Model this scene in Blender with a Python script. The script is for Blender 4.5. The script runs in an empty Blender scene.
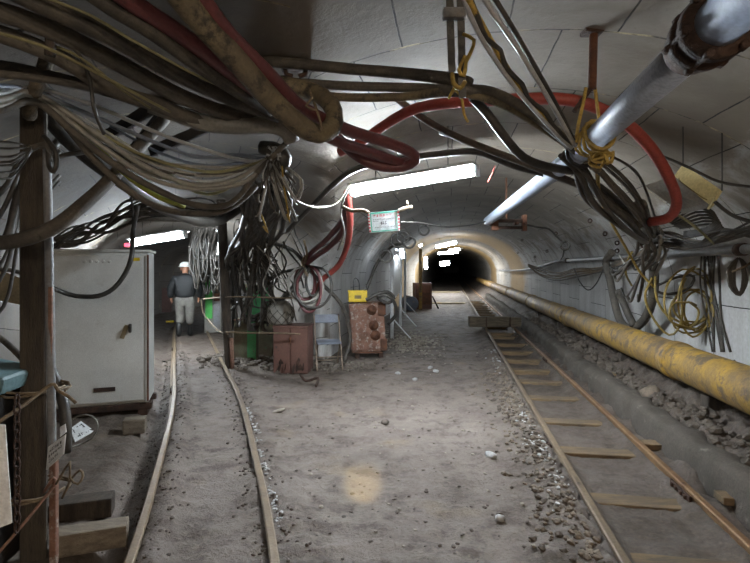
LAMP_C, LAMP_L, LAMP_R, LAMP_FILL, EXPO = 185, 140, 65, 115, 1.35
import bpy, bmesh, math, random
from mathutils import Vector, Matrix, noise
random.seed(7)
SC = bpy.context.scene
COL = SC.collection
V = Vector
FPX, CX, HY, CAMZ = 500.0, 375.0, 268.0, 1.6

# ------------------------------------------------------------------ geometry of the place
def lerp(a, b, t): return a + (b - a) * t
def sstep(a, b, x):
    t = max(0.0, min(1.0, (x - a) / (b - a))); return t * t * (3 - 2 * t)
def table(tb, y):
    if y <= tb[0][0]: return tb[0][1]
    for (a, va), (b, vb) in zip(tb, tb[1:]):
        if y <= b: return lerp(va, vb, (y - a) / (b - a))
    return tb[-1][1]

L_PATH = [(-5, .30), (-2, .05), (0, -.28), (2.54, -.86), (4.2, -1.4), (5.6, -1.86), (8, -2.83), (10, -3.62), (12, -4.43), (14, -5.15), (16, -5.65), (18, -5.85), (20, -5.6), (22, -4.9), (24, -3.8)]
L_LEFT = [(-5, 2.3), (7, 2.3), (9, 2.0), (12, 1.75), (24, 1.75)]
L_RIGHT = [(-5, 2.3), (6.5, 2.35), (8.4, 2.05), (11.6, 1.08), (24, 1.08)]
SPRING, R_CROWN = 1.3, 3.0
L_CROWN = [(-5, 2.85), (6, 2.85), (9, 2.6), (12, 2.45), (24, 2.4)]
R_L, R_R = -2.15, 2.85

def lpath(y): return sum(table(L_PATH, y + k * .35) for k in (-2, -1, 0, 1, 2)) / 5
def ldir(y):
    d = V((lpath(y + .8) - lpath(y - .8), 1.6, 0)); return d.normalized()
def inside(p):
    x, y, z = p
    c, hw = (R_L + R_R) / 2, (R_R - R_L) / 2
    s = (x - .15 * y)
    u = abs(s - c) / hw
    if u < 1 and (z < SPRING or z < SPRING + (R_CROWN - SPRING) * math.sqrt(max(0, 1 - u * u))): return True
    d = ldir(y); t = (x - lpath(y)) * d.y
    a, b = -table(L_LEFT, y), table(L_RIGHT, y)
    c, hw = (a + b) / 2, (b - a) / 2
    u = abs(t - c) / hw
    cr = table(L_CROWN, y)
    return u < 1 and (z < SPRING or z < SPRING + (cr - SPRING) * math.sqrt(max(0, 1 - u * u)))
def P(px, py, D):
    return V(((px - CX) / FPX * D, D, CAMZ + (HY - py) / FPX * D))
def hit(px, py):
    D = .5
    while D < 40 and inside(P(px, py, D)): D += .04
    return D
def LN(px, py, off=.04):
    D = hit(px, py)
    return P(px, py, D - off)
def G(px, py, z=0.0):
    D = (CAMZ - z) * FPX / (py - HY); return P(px, py, D)

def ground_h(x, y):
    s = x - .15 * y
    n1 = noise.noise((x * .9, y * .9, 3)); n2 = noise.noise((x * 3.1, y * 3.1, 8)); n3 = noise.noise((x * 9, y * 9, 1))
    n4 = noise.noise((x * 21, y * 21, 4))
    fade = 1.0 if y < 9 else max(.35, 1 - (y - 9) * .05)
    rough = .018 * n2 + .016 * n3 + .012 * n4 + .02 * n1
    t = x - lpath(y)
    at = abs(t)
    h = rough * fade
    if y < 14:                                              # fill between the rails of the narrow track
        h += .05 * (1 - sstep(.28, .42, at)) * (1 if at < .42 else 0)
        if -.75 < t < -.4: h -= .1 * (1 - abs(t + .575) / .175)
        if -.38 < t < -.2: h += .04
        if .3 < t < .85: h += (.035 * abs(n3 + n2) + .04) * (1 - min(1, abs(t - .5) / .34))
    if .8 < s < 1.8:
        h = h * .7 - .015 - .05 * sstep(6.2, 8, y) * (1 if s > .98 and s < 1.55 else 0) + .06 * max(0, 1 - abs(s - 1.66) / .16) + .06 * max(0, 1 - abs(s - .9) / .13)
    if .3 < s < .85: h += .03 * abs(n3) + .055 * sstep(.45, .82, s)
    if 1.7 < s <= 1.95: h += .09 * sstep(1.7, 1.86, s) * (.6 + n2)
    if s > 1.95:
        b = .28 * sstep(1.95, 2.08, s) + .14 * sstep(2.1, 2.4, s) + .2 * sstep(2.42, 2.75, s)
        h = b + (.06 * n2 + .075 * n3 + .055 * n4) * fade * sstep(1.95, 2.1, s)
    if x < lpath(y) - 1.0: h += .03 * n2 + .02 * n3
    return h

# ------------------------------------------------------------------ materials
def lin(c):
    return c / 12.92 if c <= .04045 else ((c + .055) / 1.055) ** 2.4
def rgb(h):
    if isinstance(h, str):
        return tuple(lin(int(h[i:i + 2], 16) / 255) for i in (0, 2, 4)) + (1,)
    return tuple(h) + (1,)
def new_mat(name):
    m = bpy.data.materials.new(name); m.use_nodes = True
    nt = m.node_tree
    return m, nt, nt.nodes['Principled BSDF']
def N(nt, typ, **kw):
    n = nt.nodes.new(typ)
    for k, v in kw.items():
        if k in n.inputs: n.inputs[k].default_value = v
        else: setattr(n, k, v)
    return n
def ramp(nt, src, stops):
    r = nt.nodes.new('ShaderNodeValToRGB'); e = r.color_ramp.elements
    while len(e) < len(stops): e.new(.5)
    for el, (p, c) in zip(e, stops): el.position = p; el.color = c if len(c) == 4 else c + (1,)
    nt.links.new(src, r.inputs[0]); return r.outputs[0]
def mixc(nt, fac, a, b, mode='MIX'):
    m = nt.nodes.new('ShaderNodeMix'); m.data_type = 'RGBA'; m.blend_type = mode
    for s, v in ((m.inputs[0], fac), (m.inputs[6], a), (m.inputs[7], b)):
        if hasattr(v, 'is_linked') or hasattr(v, 'links'): nt.links.new(v, s)
        else: s.default_value = v
    return m.outputs[2]
def noise_tex(nt, vec, scale, detail=5, rough=.6, dist=0):
    n = N(nt, 'ShaderNodeTexNoise', Scale=scale, Detail=detail, Roughness=rough, Distortion=dist)
    nt.links.new(vec, n.inputs['Vector']); return n.outputs['Fac']
def bump(nt, b, h, strength, dist=.01):
    n = N(nt, 'ShaderNodeBump', Strength=strength, Distance=dist)
    nt.links.new(h, n.inputs['Height'])
    nt.links.new(n.outputs[0], b.inputs['Normal'])
BWG = lambda a, b: [(a, (0, 0, 0, 1)), (b, (1, 1, 1, 1))]
def pmat(name, base, second=None, third=None, scale=6, rough=.7, metal=0.0, bmp=.3, thr=(.42, .6), thr3=(.6, .68), fine=60, stretch=None, spec=None):
    m, nt, b = new_mat(name)
    tc = N(nt, 'ShaderNodeTexCoord'); vec = tc.outputs['Object']
    if stretch:
        mp = N(nt, 'ShaderNodeMapping'); mp.inputs['Scale'].default_value = stretch
        nt.links.new(vec, mp.inputs['Vector']); vec = mp.outputs[0]
    n1 = noise_tex(nt, vec, scale, 6, .65)
    c = rgb(base)
    if second:
        c = mixc(nt, ramp(nt, n1, BWG(*thr)), rgb(base), rgb(second))
    nf = noise_tex(nt, vec, fine, 3, .6)
    if third:
        n3 = noise_tex(nt, vec, scale * 2.3 + 1.7, 7, .7)
        c = mixc(nt, ramp(nt, n3, BWG(*thr3)), c, rgb(third))
    g = ramp(nt, nf, [(.3, (.78, .78, .78, 1)), (.7, (1.1, 1.1, 1.1, 1))])
    if hasattr(c, 'links'): c = mixc(nt, 1.0, c, g, 'MULTIPLY')
    else: c = mixc(nt, 1.0, c, g, 'MULTIPLY')
    nt.links.new(c, b.inputs['Base Color'])
    b.inputs['Roughness'].default_value = rough; b.inputs['Metallic'].default_value = metal
    if spec is not None: b.inputs['Specular IOR Level'].default_value = spec
    if bmp:
        a = N(nt, 'ShaderNodeMath', operation='ADD'); nt.links.new(n1, a.inputs[0]); nt.links.new(nf, a.inputs[1])
        bump(nt, b, a.outputs[0], bmp, .012)
    return m
def emat(name, col, strength):
    m, nt, b = new_mat(name)
    b.inputs['Base Color'].default_value = (.9, .9, .9, 1)
    b.inputs['Emission Color'].default_value = tuple(col) + (1,)
    b.inputs['Emission Strength'].default_value = strength
    return m

M = {}
M['timber_dark'] = pmat('dark_timber', '3a332c', '4d4238', '2a2520', 5, .85, 0, .5, stretch=(6, 6, .8))
M['timber_post'] = pmat('post_timber', '3b342d', '4b4236', '29251f', 5, .85, 0, .5, stretch=(7, 7, .7))
M['timber_mid'] = pmat('sawn_timber', '857a6a', '6c6154', '4a423a', 5, .85, 0, .5, stretch=(1, 6, 6))
M['timber_tie'] = pmat('sleeper_timber', '7b664a', '5f5242', '4b433b', 4, .9, 0, .5, stretch=(1, 6, 6))
M['timber_pale'] = pmat('worn_beam', '6b604f', '4f473c', '857358', 5, .9, 0, .6, stretch=(1, 6, 6))
M['rail'] = pmat('dusty_rail_steel', '6e5d49', '7c6b54', '4c3f36', 5, .55, .25, .25)
M['rail_rust'] = pmat('rusty_rail_steel', '7d5d40', '8f7150', '4d3a2e', 5, .55, .3, .25)
M['cabinet'] = pmat('cabinet_enamel', 'd2d3cf', 'c8c8c3', 'a8a296', 2.2, .5, 0, .08, thr3=(.62, .8), fine=140)
M['rust'] = pmat('rust', '6c4632', '55392b', '80583c', 7, .8, .15, .5)
M['rust_dark'] = pmat('dark_rust', '4a352a', '342822', '6b4730', 8, .85, .15, .6)
M['rust_paint'] = pmat('rusted_red_paint', '84604f', '6b4b3c', 'a0958c', 5, .75, .05, .4, thr3=(.52, .62))
M['redbrown_box'] = pmat('red_oxide_paint', '694a40', '5c4038', '433a36', 3, .6, 0, .2)
M['green'] = pmat('green_paint', '3f8f58', '3a7d4f', '5d5d4c', 4, .6, 0, .2, thr3=(.55, .66))
M['green_bright'] = pmat('bright_green_paint', '4cb34f', '43a048', None, 4, .5, 0, .1)
M['green_rusty'] = pmat('rusted_green_paint', '65644f', '5d5140', '4c7a52', 5, .8, 0, .4)
M['yellow_box'] = pmat('yellow_paint', 'e3c21c', 'd3b11b', 'a98f25', 4, .5, 0, .1, thr3=(.63, .72))
M['yellow_pipe'] = pmat('chipped_yellow_pipe', 'b08a33', '836a42', '655443', 2.2, .65, 0, .35, thr=(.38, .56), thr3=(.5, .6), fine=40)
M['pipe_grey'] = pmat('galvanised_pipe', 'a7b1c2', '99a3b4', '86878a', 3, .5, .0, .08, thr3=(.62, .75))
M['pipe_wall'] = pmat('dull_grey_pipe', '7f8184', '74716e', '6b5b4f', 3, .6, .1, .2)
M['white_post'] = pmat('white_paint', 'eceff1', 'dddfe0', '8a8178', 4, .5, 0, .1, thr3=(.66, .74))
M['rubber'] = pmat('black_rubber', '302e2b', '45413b', '262422', 6, .5, 0, .15)
M['rubber_dusty'] = pmat('dusty_black_rubber', '3a3631', '504a41', '282521', 5, .75, 0, .25, stretch=(2, 2, 2))
M['hose_tan'] = pmat('dusty_tan_hose', '625848', '786b52', '3a342d', 4, .75, 0, .3, thr3=(.5, .6))
M['hose_brown'] = pmat('dusty_brown_cable', '4e4943', '60594f', '393530', 5, .75, 0, .25)
M['hose_grey'] = pmat('grey_cable', '86837c', '98948b', '68645d', 5, .5, 0, .15)
M['cable_silver'] = pmat('pale_grey_cable', 'acadad', '98999b', None, 5, .4, 0, .1)
M['cable_olive'] = pmat('olive_cable', '87815c', '746d4d', None, 5, .6, 0, .1)
M['cable_lime'] = pmat('lime_cable', 'a3a746', '8b8d40', None, 5, .6, 0, .1)
M['cable_blue'] = pmat('slate_blue_cable', '5d6470', '6d7480', None, 5, .45, 0, .1)
M['hose_red'] = pmat('bright_red_hose', '9c4238', '8f3d35', '7a463d', 5, .55, 0, .1, thr3=(.62, .75))
M['hose_maroon'] = pmat('dusty_maroon_hose', '582f31', '623536', '463332', 5, .5, 0, .15)
M['rope_yellow'] = pmat('yellow_rope', 'b89a4c', '977d40', None, 20, .8, 0, .3)
M['rope_tan'] = pmat('tan_rope', '7d6d57', '655747', None, 20, .9, 0, .3)
M['rope_salmon'] = pmat('faded_orange_rope', '8d6a5a', '755a4c', None, 20, .9, 0, .3)
M['wire_yellow'] = pmat('muddy_yellow_wire', '8c7636', '6d5f38', 'a98c35', 9, .6, 0, .15)
M['cream'] = pmat('cream_sheet', 'dccf98', 'd2c48c', None, 4, .6, 0, .1)
M['sheet_grey'] = pmat('grey_sheet', '7d7a73', '87837b', None, 4, .6, 0, .1)
M['paper'] = pmat('paper', 'eceef0', 'dcdddd', None, 4, .8, 0, .05)
M['ink'] = pmat('ink', '34363c', None, None, 4, .8, 0, 0)
M['ink_red'] = pmat('red_ink', 'd0414e', None, None, 4, .6, 0, 0)
M['sign_white'] = pmat('sign_white', 'eef1f2', None, None, 4, .5, 0, 0)
M['sign_green'] = pmat('sign_green', '49b59b', None, None, 4, .5, 0, 0)
M['teal'] = pmat('teal_paint', '51696c', '5b7477', '3f5152', 3, .55, 0, .1)
M['beige'] = pmat('beige_board', '9b8d70', '8b7e64', None, 3, .8, 0, .1)
M['chair_grey'] = pmat('chair_pad', '6f7480', '5f646e', None, 5, .6, 0, .1)
M['chair_steel'] = pmat('chair_tube', '8a7a6a', '6f5f50', None, 6, .5, .3, .1)
M['black_metal'] = pmat('black_metal', '26262a', '35312d', None, 5, .55, .2, .2)
M['lamp_body'] = pmat('lamp_housing', 'd8dadb', 'c9cbcc', None, 4, .5, 0, 0)
M['helmet'] = pmat('helmet_shell', 'e4e4df', None, None, 4, .35, 0, 0)
M['jacket'] = pmat('dark_jacket', '17191a', '131516', '25292a', 9, .7, 0, .3)
M['trousers'] = pmat('grey_trousers', '76736c', '67645e', None, 9, .85, 0, .3)
M['boots'] = pmat('rubber_boots', '1d1d1d', None, None, 9, .4, 0, .1)
M['skin'] = pmat('skin', 'a9795f', None, None, 9, .6, 0, 0)
M['stone_pale'] = pmat('pale_stone', 'a39b8e', '857c70', None, 8, .9, 0, .4)
M['stone_brown'] = pmat('brown_stone', '75685a', '64594d', None, 6, .9, 0, .4)
M['stone_dark'] = pmat('dark_rubble', '5f564d', '524a42', '6d6358', 6, .95, 0, .5)
M['lime'] = pmat('lime_crust', 'b4b5b5', '9a9792', None, 8, .9, 0, .2)
M['curb'] = pmat('muddy_concrete', '564e46', '4a433b', '6d675e', 2.5, .9, 0, .5)
M['net'] = pmat('glossy_wrapped_cable', '46423e', '5a554f', '2f2c29', 9, .3, .2, .3)
M['drum'] = pmat('blue_grey_drum', '6b7686', '5d6674', None, 4, .5, .1, .1)

def make_lining(name='concrete_lining', white=1.0):
    m, nt, b = new_mat(name)
    uv = N(nt, 'ShaderNodeUVMap', uv_map='UVMap').outputs[0]
    tc = N(nt, 'ShaderNodeTexCoord'); ob = tc.outputs['Object']
    nz = N(nt, 'ShaderNodeTexNoise', Scale=2.5, Detail=4); nt.links.new(ob, nz.inputs['Vector'])
    off = N(nt, 'ShaderNodeVectorMath', operation='SCALE'); nt.links.new(nz.outputs['Color'], off.inputs[0]); off.inputs['Scale'].default_value = .03
    wv = N(nt, 'ShaderNodeVectorMath', operation='ADD'); nt.links.new(uv, wv.inputs[0]); nt.links.new(off.outputs[0], wv.inputs[1])
    br = N(nt, 'ShaderNodeTexBrick')
    br.inputs['Scale'].default_value = 1; br.inputs['Mortar Size'].default_value = .006; br.inputs['Mortar Smooth'].default_value = .3
    br.inputs['Brick Width'].default_value = .62; br.inputs['Row Height'].default_value = .95; br.inputs['Bias'].default_value = 0
    br.inputs['Color1'].default_value = (.86, .86, .86, 1); br.inputs['Color2'].default_value = (1, 1, 1, 1)
    br.offset = .5
    nt.links.new(wv.outputs[0], br.inputs['Vector'])
    big = noise_tex(nt, ob, .55, 5, .6, .6)
    mid = noise_tex(nt, ob, 2.1, 7, .68, .4)
    fine = noise_tex(nt, ob, 26, 5, .65)
    c = mixc(nt, ramp(nt, big, BWG(.4, .62)), rgb('776d5f'), rgb('8b8378'))
    # narrow side darker: grime, with cable and pillar shade painted into the colour
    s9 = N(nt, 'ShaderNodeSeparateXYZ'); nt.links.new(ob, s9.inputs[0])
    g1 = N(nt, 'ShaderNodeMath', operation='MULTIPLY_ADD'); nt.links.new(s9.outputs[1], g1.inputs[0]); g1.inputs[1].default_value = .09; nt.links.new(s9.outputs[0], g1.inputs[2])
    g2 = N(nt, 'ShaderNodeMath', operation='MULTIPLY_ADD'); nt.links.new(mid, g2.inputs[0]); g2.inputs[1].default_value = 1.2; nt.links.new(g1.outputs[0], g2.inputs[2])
    clean_lit = ramp(nt, g2.outputs[0], BWG(.0, .9))
    c = mixc(nt, clean_lit, mixc(nt, 1.0, c, (.52, .52, .54, 1), 'MULTIPLY'), c)
    c = mixc(nt, ramp(nt, mid, [(.45, (0, 0, 0, 1)), (.7, (.8, .8, .8, 1))]), c, rgb('6e6357'))
    c = mixc(nt, ramp(nt, fine, [(.6, (0, 0, 0, 1)), (.75, (.4, .4, .4, 1))]), c, rgb('5a534b'))
    c = mixc(nt, 1.0, c, br.outputs['Color'], 'MULTIPLY')
    # bare earthy rings of lining far up the sleepered tunnel
    s0 = N(nt, 'ShaderNodeSeparateXYZ'); nt.links.new(ob, s0.inputs[0])
    yn = N(nt, 'ShaderNodeMath', operation='MULTIPLY_ADD'); nt.links.new(mid, yn.inputs[0]); yn.inputs[1].default_value = 2.0; nt.links.new(s0.outputs[1], yn.inputs[2])
    ys_ = N(nt, 'ShaderNodeMath', operation='MULTIPLY'); nt.links.new(yn.outputs[0], ys_.inputs[0]); ys_.inputs[1].default_value = .025
    ring = ramp(nt, ys_.outputs[0], [(0, (0, 0, 0, 1)), (.48, (0, 0, 0, 1)), (.51, (.9, .9, .9, 1)), (.6, (.9, .9, .9, 1)), (.63, (0, 0, 0, 1)), (.78, (0, 0, 0, 1)), (.8, (.9, .9, .9, 1)), (.88, (.9, .9, .9, 1)), (.9, (.2, .2, .2, 1))])
    # ring joints, one per cast ring: broken, partly packed with pale crumbly mortar
    hb = N(nt, 'ShaderNodeTexBrick')
    hb.inputs['Scale'].default_value = 1; hb.inputs['Mortar Size'].default_value = .014; hb.inputs['Mortar Smooth'].default_value = .6
    hb.inputs['Brick Width'].default_value = 500; hb.inputs['Row Height'].default_value = .95
    wv2 = N(nt, 'ShaderNodeVectorMath', operation='ADD'); nt.links.new(wv.outputs[0], wv2.inputs[0]); wv2.inputs[1].default_value = (130, 0, 0)
    nt.links.new(wv2.outputs[0], hb.inputs['Vector'])
    # joints: dark thin ones, some with pale packing
    jn = noise_tex(nt, ob, 1.3, 3)
    jc = mixc(nt, ramp(nt, jn, BWG(.45, .6)), rgb('5b544b'), rgb('9b8d70'))
    jf = N(nt, 'ShaderNodeMath', operation='MULTIPLY'); nt.links.new(br.outputs['Fac'], jf.inputs[0])
    nt.links.new(ramp(nt, noise_tex(nt, ob, 3.3, 4), [(.42, (.0, .0, .0, 1)), (.75, (.4, .4, .4, 1))]), jf.inputs[1])
    c = mixc(nt, jf.outputs[0], c, jc)
    hf = N(nt, 'ShaderNodeMath', operation='MULTIPLY'); nt.links.new(hb.outputs['Fac'], hf.inputs[0])
    nt.links.new(ramp(nt, noise_tex(nt, ob, 5, 5, .7), [(.4, (.15, .15, .15, 1)), (.6, (.9, .9, .9, 1))]), hf.inputs[1])
    hc = mixc(nt, ramp(nt, noise_tex(nt, ob, 2.4, 5, .7), BWG(.47, .56)), rgb('4e473f'), rgb('b3a27c'))
    c = mixc(nt, hf.outputs[0], c, hc)
    # drip stains low on the wall, mud splash along the foot
    sp = N(nt, 'ShaderNodeSeparateXYZ'); nt.links.new(ob, sp.inputs[0])
    mp = N(nt, 'ShaderNodeMapping'); mp.inputs['Scale'].default_value = (3, 3, .35); nt.links.new(ob, mp.inputs['Vector'])
    drip = noise_tex(nt, mp.outputs[0], 1.2, 6, .7)
    c = mixc(nt, ramp(nt, drip, [(.54, (0, 0, 0, 1)), (.72, (.6, .6, .6, 1))]), c, rgb('6f6558'))
    # old whitewash, patchy, reaching part way up the walls
    hz = N(nt, 'ShaderNodeMath', operation='MULTIPLY_ADD'); nt.links.new(mid, hz.inputs[0]); hz.inputs[1].default_value = 2.2; nt.links.new(sp.outputs[2], hz.inputs[2])
    ww = ramp(nt, hz.outputs[0], [(0.0, (.2, .2, .2, 1)), (.12, (.95, .95, .95, 1)), (.8, (.85, .85, .85, 1)), (.95, (0, 0, 0, 1))])
    ww.node.color_ramp.interpolation = 'LINEAR'
    sc_ = N(nt, 'ShaderNodeMath', operation='MULTIPLY'); nt.links.new(hz.outputs[0], sc_.inputs[0]); sc_.inputs[1].default_value = .27
    nt.links.new(sc_.outputs[0], ww.node.inputs[0])
    pale = mixc(nt, ramp(nt, fine, BWG(.3, .75)), rgb('d6d7d8'), rgb('bcbbb7'))
    pale = mixc(nt, 1.0, pale, br.outputs['Color'], 'MULTIPLY')
    wf = N(nt, 'ShaderNodeMath', operation='MULTIPLY'); nt.links.new(ww, wf.inputs[0]); nt.links.new(ramp(nt, drip, [(.38, (.95 * white,) * 3), (.66, (.6 * white,) * 3)]), wf.inputs[1])
    cm = N(nt, 'ShaderNodeMath', operation='MULTIPLY_ADD'); nt.links.new(clean_lit, cm.inputs[0]); cm.inputs[1].default_value = .88; cm.inputs[2].default_value = .12
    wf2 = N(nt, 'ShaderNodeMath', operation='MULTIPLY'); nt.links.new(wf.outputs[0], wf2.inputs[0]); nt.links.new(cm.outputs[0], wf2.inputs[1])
    c = mixc(nt, wf2.outputs[0], c, pale)
    rg = N(nt, 'ShaderNodeMath', operation='MULTIPLY'); nt.links.new(ring, rg.inputs[0]); nt.links.new(clean_lit, rg.inputs[1]); ring = rg.outputs[0]
    c = mixc(nt, ring, c, mixc(nt, ramp(nt, fine, BWG(.35, .65)), rgb('a8874c'), rgb('8a7350')))
    nt.links.new(c, b.inputs['Base Color'])
    b.inputs['Roughness'].default_value = .85
    s = N(nt, 'ShaderNodeMath', operation='SUBTRACT'); nt.links.new(mid, s.inputs[0]); nt.links.new(br.outputs['Fac'], s.inputs[1])
    a = N(nt, 'ShaderNodeMath', operation='MULTIPLY_ADD'); nt.links.new(fine, a.inputs[0]); a.inputs[1].default_value = .35; nt.links.new(s.outputs[0], a.inputs[2])
    bump(nt, b, a.outputs[0], .5, .025)
    return m
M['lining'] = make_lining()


def make_dirt():
    m, nt, b = new_mat('mine_dirt')
    tc = N(nt, 'ShaderNodeTexCoord'); ob = tc.outputs['Object']
    big = noise_tex(nt, ob, .8, 5, .6, .3); mid = noise_tex(nt, ob, 4, 7, .7); fine = noise_tex(nt, ob, 30, 6, .7)
    c = mixc(nt, ramp(nt, big, BWG(.38, .62)), rgb('756a61'), rgb('635850'))
    c = mixc(nt, ramp(nt, mid, [(.5, (0, 0, 0, 1)), (.62, (.85, .85, .85, 1))]), c, rgb('4c433b'))
    c = mixc(nt, ramp(nt, fine, [(.55, (0, 0, 0, 1)), (.7, (.7, .7, .7, 1))]), c, rgb('83776c'))
    tan = noise_tex(nt, ob, 1.7, 4, .5)
    c = mixc(nt, ramp(nt, tan, [(.6, (0, 0, 0, 1)), (.75, (.45, .45, .45, 1))]), c, rgb('8b7757'))
    at = N(nt, 'ShaderNodeAttribute', attribute_name='muck')
    am = N(nt, 'ShaderNodeMath', operation='MULTIPLY'); nt.links.new(at.outputs['Fac'], am.inputs[0])
    nt.links.new(ramp(nt, mid, [(.25, (.55, .55, .55, 1)), (.65, (1, 1, 1, 1))]), am.inputs[1])
    dk = mixc(nt, ramp(nt, fine, BWG(.4, .7)), rgb('403730'), rgb('5a4d41'))
    c = mixc(nt, am.outputs[0], c, dk)
    nt.links.new(c, b.inputs['Base Color'])
    nt.links.new(ramp(nt, mid, [(.3, (.6, .6, .6, 1)), (.7, (.95, .95, .95, 1))]), b.inputs['Roughness'])
    a = N(nt, 'ShaderNodeMath', operation='ADD'); nt.links.new(mid, a.inputs[0]); nt.links.new(fine, a.inputs[1])
    bump(nt, b, a.outputs[0], .7, .03)
    return m
M['dirt'] = make_dirt()

# ------------------------------------------------------------------ mesh building
class MB:
    def __init__(self): self.bm = bmesh.new()
    def merge(self, other):
        me = bpy.data.meshes.new('t'); other.to_mesh(me); other.free(); self.bm.from_mesh(me); bpy.data.meshes.remove(me)
    def box(self, c, s, rot=None, bev=.008, seg=2, taper=None):
        b = bmesh.new(); bmesh.ops.create_cube(b, size=1)
        for v in b.verts:
            v.co = V((v.co.x * s[0], v.co.y * s[1], v.co.z * s[2]))
        if bev:
            bev = min(bev, min(s) * .45)
            bmesh.ops.bevel(b, geom=list(b.edges), offset=bev, segments=seg, profile=.6, affect='EDGES')
        if taper:
            for v in b.verts:
                k = 1 + taper * (v.co.z / s[2]); v.co.x *= k; v.co.y *= k
        mt = Matrix.Translation(V(c)) @ (rot.to_4x4() if rot is not None else Matrix())
        b.transform(mt); self.merge(b); return self
    def tube(self, pts, r, n=8, cap=True, flat=None):
        pts = [V(p) for p in pts]
        q = [pts[0]]
        for p in pts[1:]:
            if (p - q[-1]).length > 1e-4: q.append(p)
        pts = q
        if len(pts) < 2: return self
        rs = r if isinstance(r, (list, tuple)) else [r] * len(pts)
        if len(rs) != len(pts): rs = [rs[min(i, len(rs) - 1)] for i in range(len(pts))]
        T = []
        for i in range(len(pts)):
            a, b = pts[max(0, i - 1)], pts[min(len(pts) - 1, i + 1)]
            d = b - a
            T.append(d.normalized() if d.length > 1e-6 else V((0, 0, 1)))
        u = T[0].orthogonal().normalized()
        rings = []
        bm = self.bm
        for i, p in enumerate(pts):
            u = u - T[i] * u.dot(T[i])
            u = u.normalized() if u.length > 1e-5 else T[i].orthogonal().normalized()
            w = T[i].cross(u)
            rings.append([bm.verts.new(p + (u * math.cos(2 * math.pi * k / n) + w * math.sin(2 * math.pi * k / n)) * rs[i]) for k in range(n)])
        for a, b in zip(rings, rings[1:]):
            for k in range(n):
                f = bm.faces.new((a[k], a[(k + 1) % n], b[(k + 1) % n], b[k])); f.smooth = True
        if cap:
            bm.faces.new(rings[0][::-1]); bm.faces.new(rings[-1])
        return self
    def lathe(self, axis0, axis1, prof, n=20):
        """prof: (t along the axis in metres, radius)"""
        a, b = V(axis0), V(axis1); d = (b - a).normalized()
        u = d.orthogonal().normalized(); w = d.cross(u); bm = self.bm
        rings = [[bm.verts.new(a + d * t + (u * math.cos(2 * math.pi * k / n) + w * math.sin(2 * math.pi * k / n)) * max(r, 1e-4)) for k in range(n)] for t, r in prof]
        for p, q in zip(rings, rings[1:]):
            for k in range(n):
                f = bm.faces.new((p[k], p[(k + 1) % n], q[(k + 1) % n], q[k])); f.smooth = True
        bm.faces.new(rings[0][::-1]); bm.faces.new(rings[-1]); return self
    def sweep(self, path, prof, closed=True, up=V((0, 0, 1))):
        """prof: list of (side, up) points swept along a path"""
        bm = self.bm; rings = []
        for i, p in enumerate(path):
            a, b = path[max(0, i - 1)], path[min(len(path) - 1, i + 1)]
            d = (b - a).normalized(); sd = d.cross(up).normalized(); uu = sd.cross(d)
            rings.append([bm.verts.new(p + sd * x + uu * y) for x, y in prof])
        n = len(prof)
        for a, b in zip(rings, rings[1:]):
            for k in range(n if closed else n - 1):
                bm.faces.new((a[k], a[(k + 1) % n], b[(k + 1) % n], b[k]))
        if closed:
            bm.faces.new(rings[0][::-1]); bm.faces.new(rings[-1])
        return self
    def slab(self, quad, th):
        """a thin board from four corners"""
        q = [V(p) for p in quad]; nrm = (q[1] - q[0]).cross(q[3] - q[0]).normalized() * th
        bm = self.bm
        a = [bm.verts.new(p) for p in q]; b = [bm.verts.new(p + nrm) for p in q]
        bm.faces.new(a[::-1]); bm.faces.new(b)
        for k in range(4): bm.faces.new((a[k], a[(k + 1) % 4], b[(k + 1) % 4], b[k]))
        return self
    def rock(self, c, r, sub=1, sq=(1, 1, .7), seed=None):
        b = bmesh.new(); bmesh.ops.create_icosphere(b, subdivisions=sub, radius=1)
        sd = random.random() * 99 if seed is None else seed
        rot = Matrix.Rotation(random.random() * 6.3, 3, 'Z') @ Matrix.Rotation(random.uniform(-.4, .4), 3, 'X')
        for v in b.verts:
            k = 1 + .38 * noise.noise(v.co * 1.3 + V((sd, sd, 0)))
            v.co = rot @ V((v.co.x * sq[0], v.co.y * sq[1], v.co.z * sq[2])) * r * k + V(c)
        self.merge(b); return self
    def build(self, name, mat, parent=None, smooth=None, origin=None, mesh_only=False):
        bm = self.bm
        bmesh.ops.recalc_face_normals(bm, faces=bm.faces)
        if parent is not None:
            o3 = parent.matrix_world.translation if False else V(parent['_o'])
        elif origin is not None: o3 = V(origin)
        else:
            lo = [min(v.co[i] for v in bm.verts) for i in range(3)]; hi = [max(v.co[i] for v in bm.verts) for i in range(3)]
            o3 = V(((lo[0] + hi[0]) / 2, (lo[1] + hi[1]) / 2, lo[2]))
        for v in bm.verts: v.co -= o3
        if smooth is not None:
            for f in bm.faces: f.smooth = smooth
        me = bpy.data.meshes.new(name); bm.to_mesh(me); bm.free()
        me.materials.append(mat if not isinstance(mat, str) else M[mat])
        o = bpy.data.objects.new(name, me); COL.objects.link(o)
        if parent is not None: o.parent = parent
        else: o.location = o3
        o['_o'] = tuple(o3)
        return o
def tag(o, label, cat, group=None, kind=None):
    o['label'] = label; o['category'] = cat
    if group: o['group'] = group
    if kind: o['kind'] = kind
    return o
def thing(name, loc, label, cat, group=None):
    o = bpy.data.objects.new(name, None); COL.objects.link(o); o.location = V(loc); o['_o'] = tuple(loc)
    o.empty_display_size = .1
    return tag(o, label, cat, group)
def RZ(a): return Matrix.Rotation(a, 3, 'Z')
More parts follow.
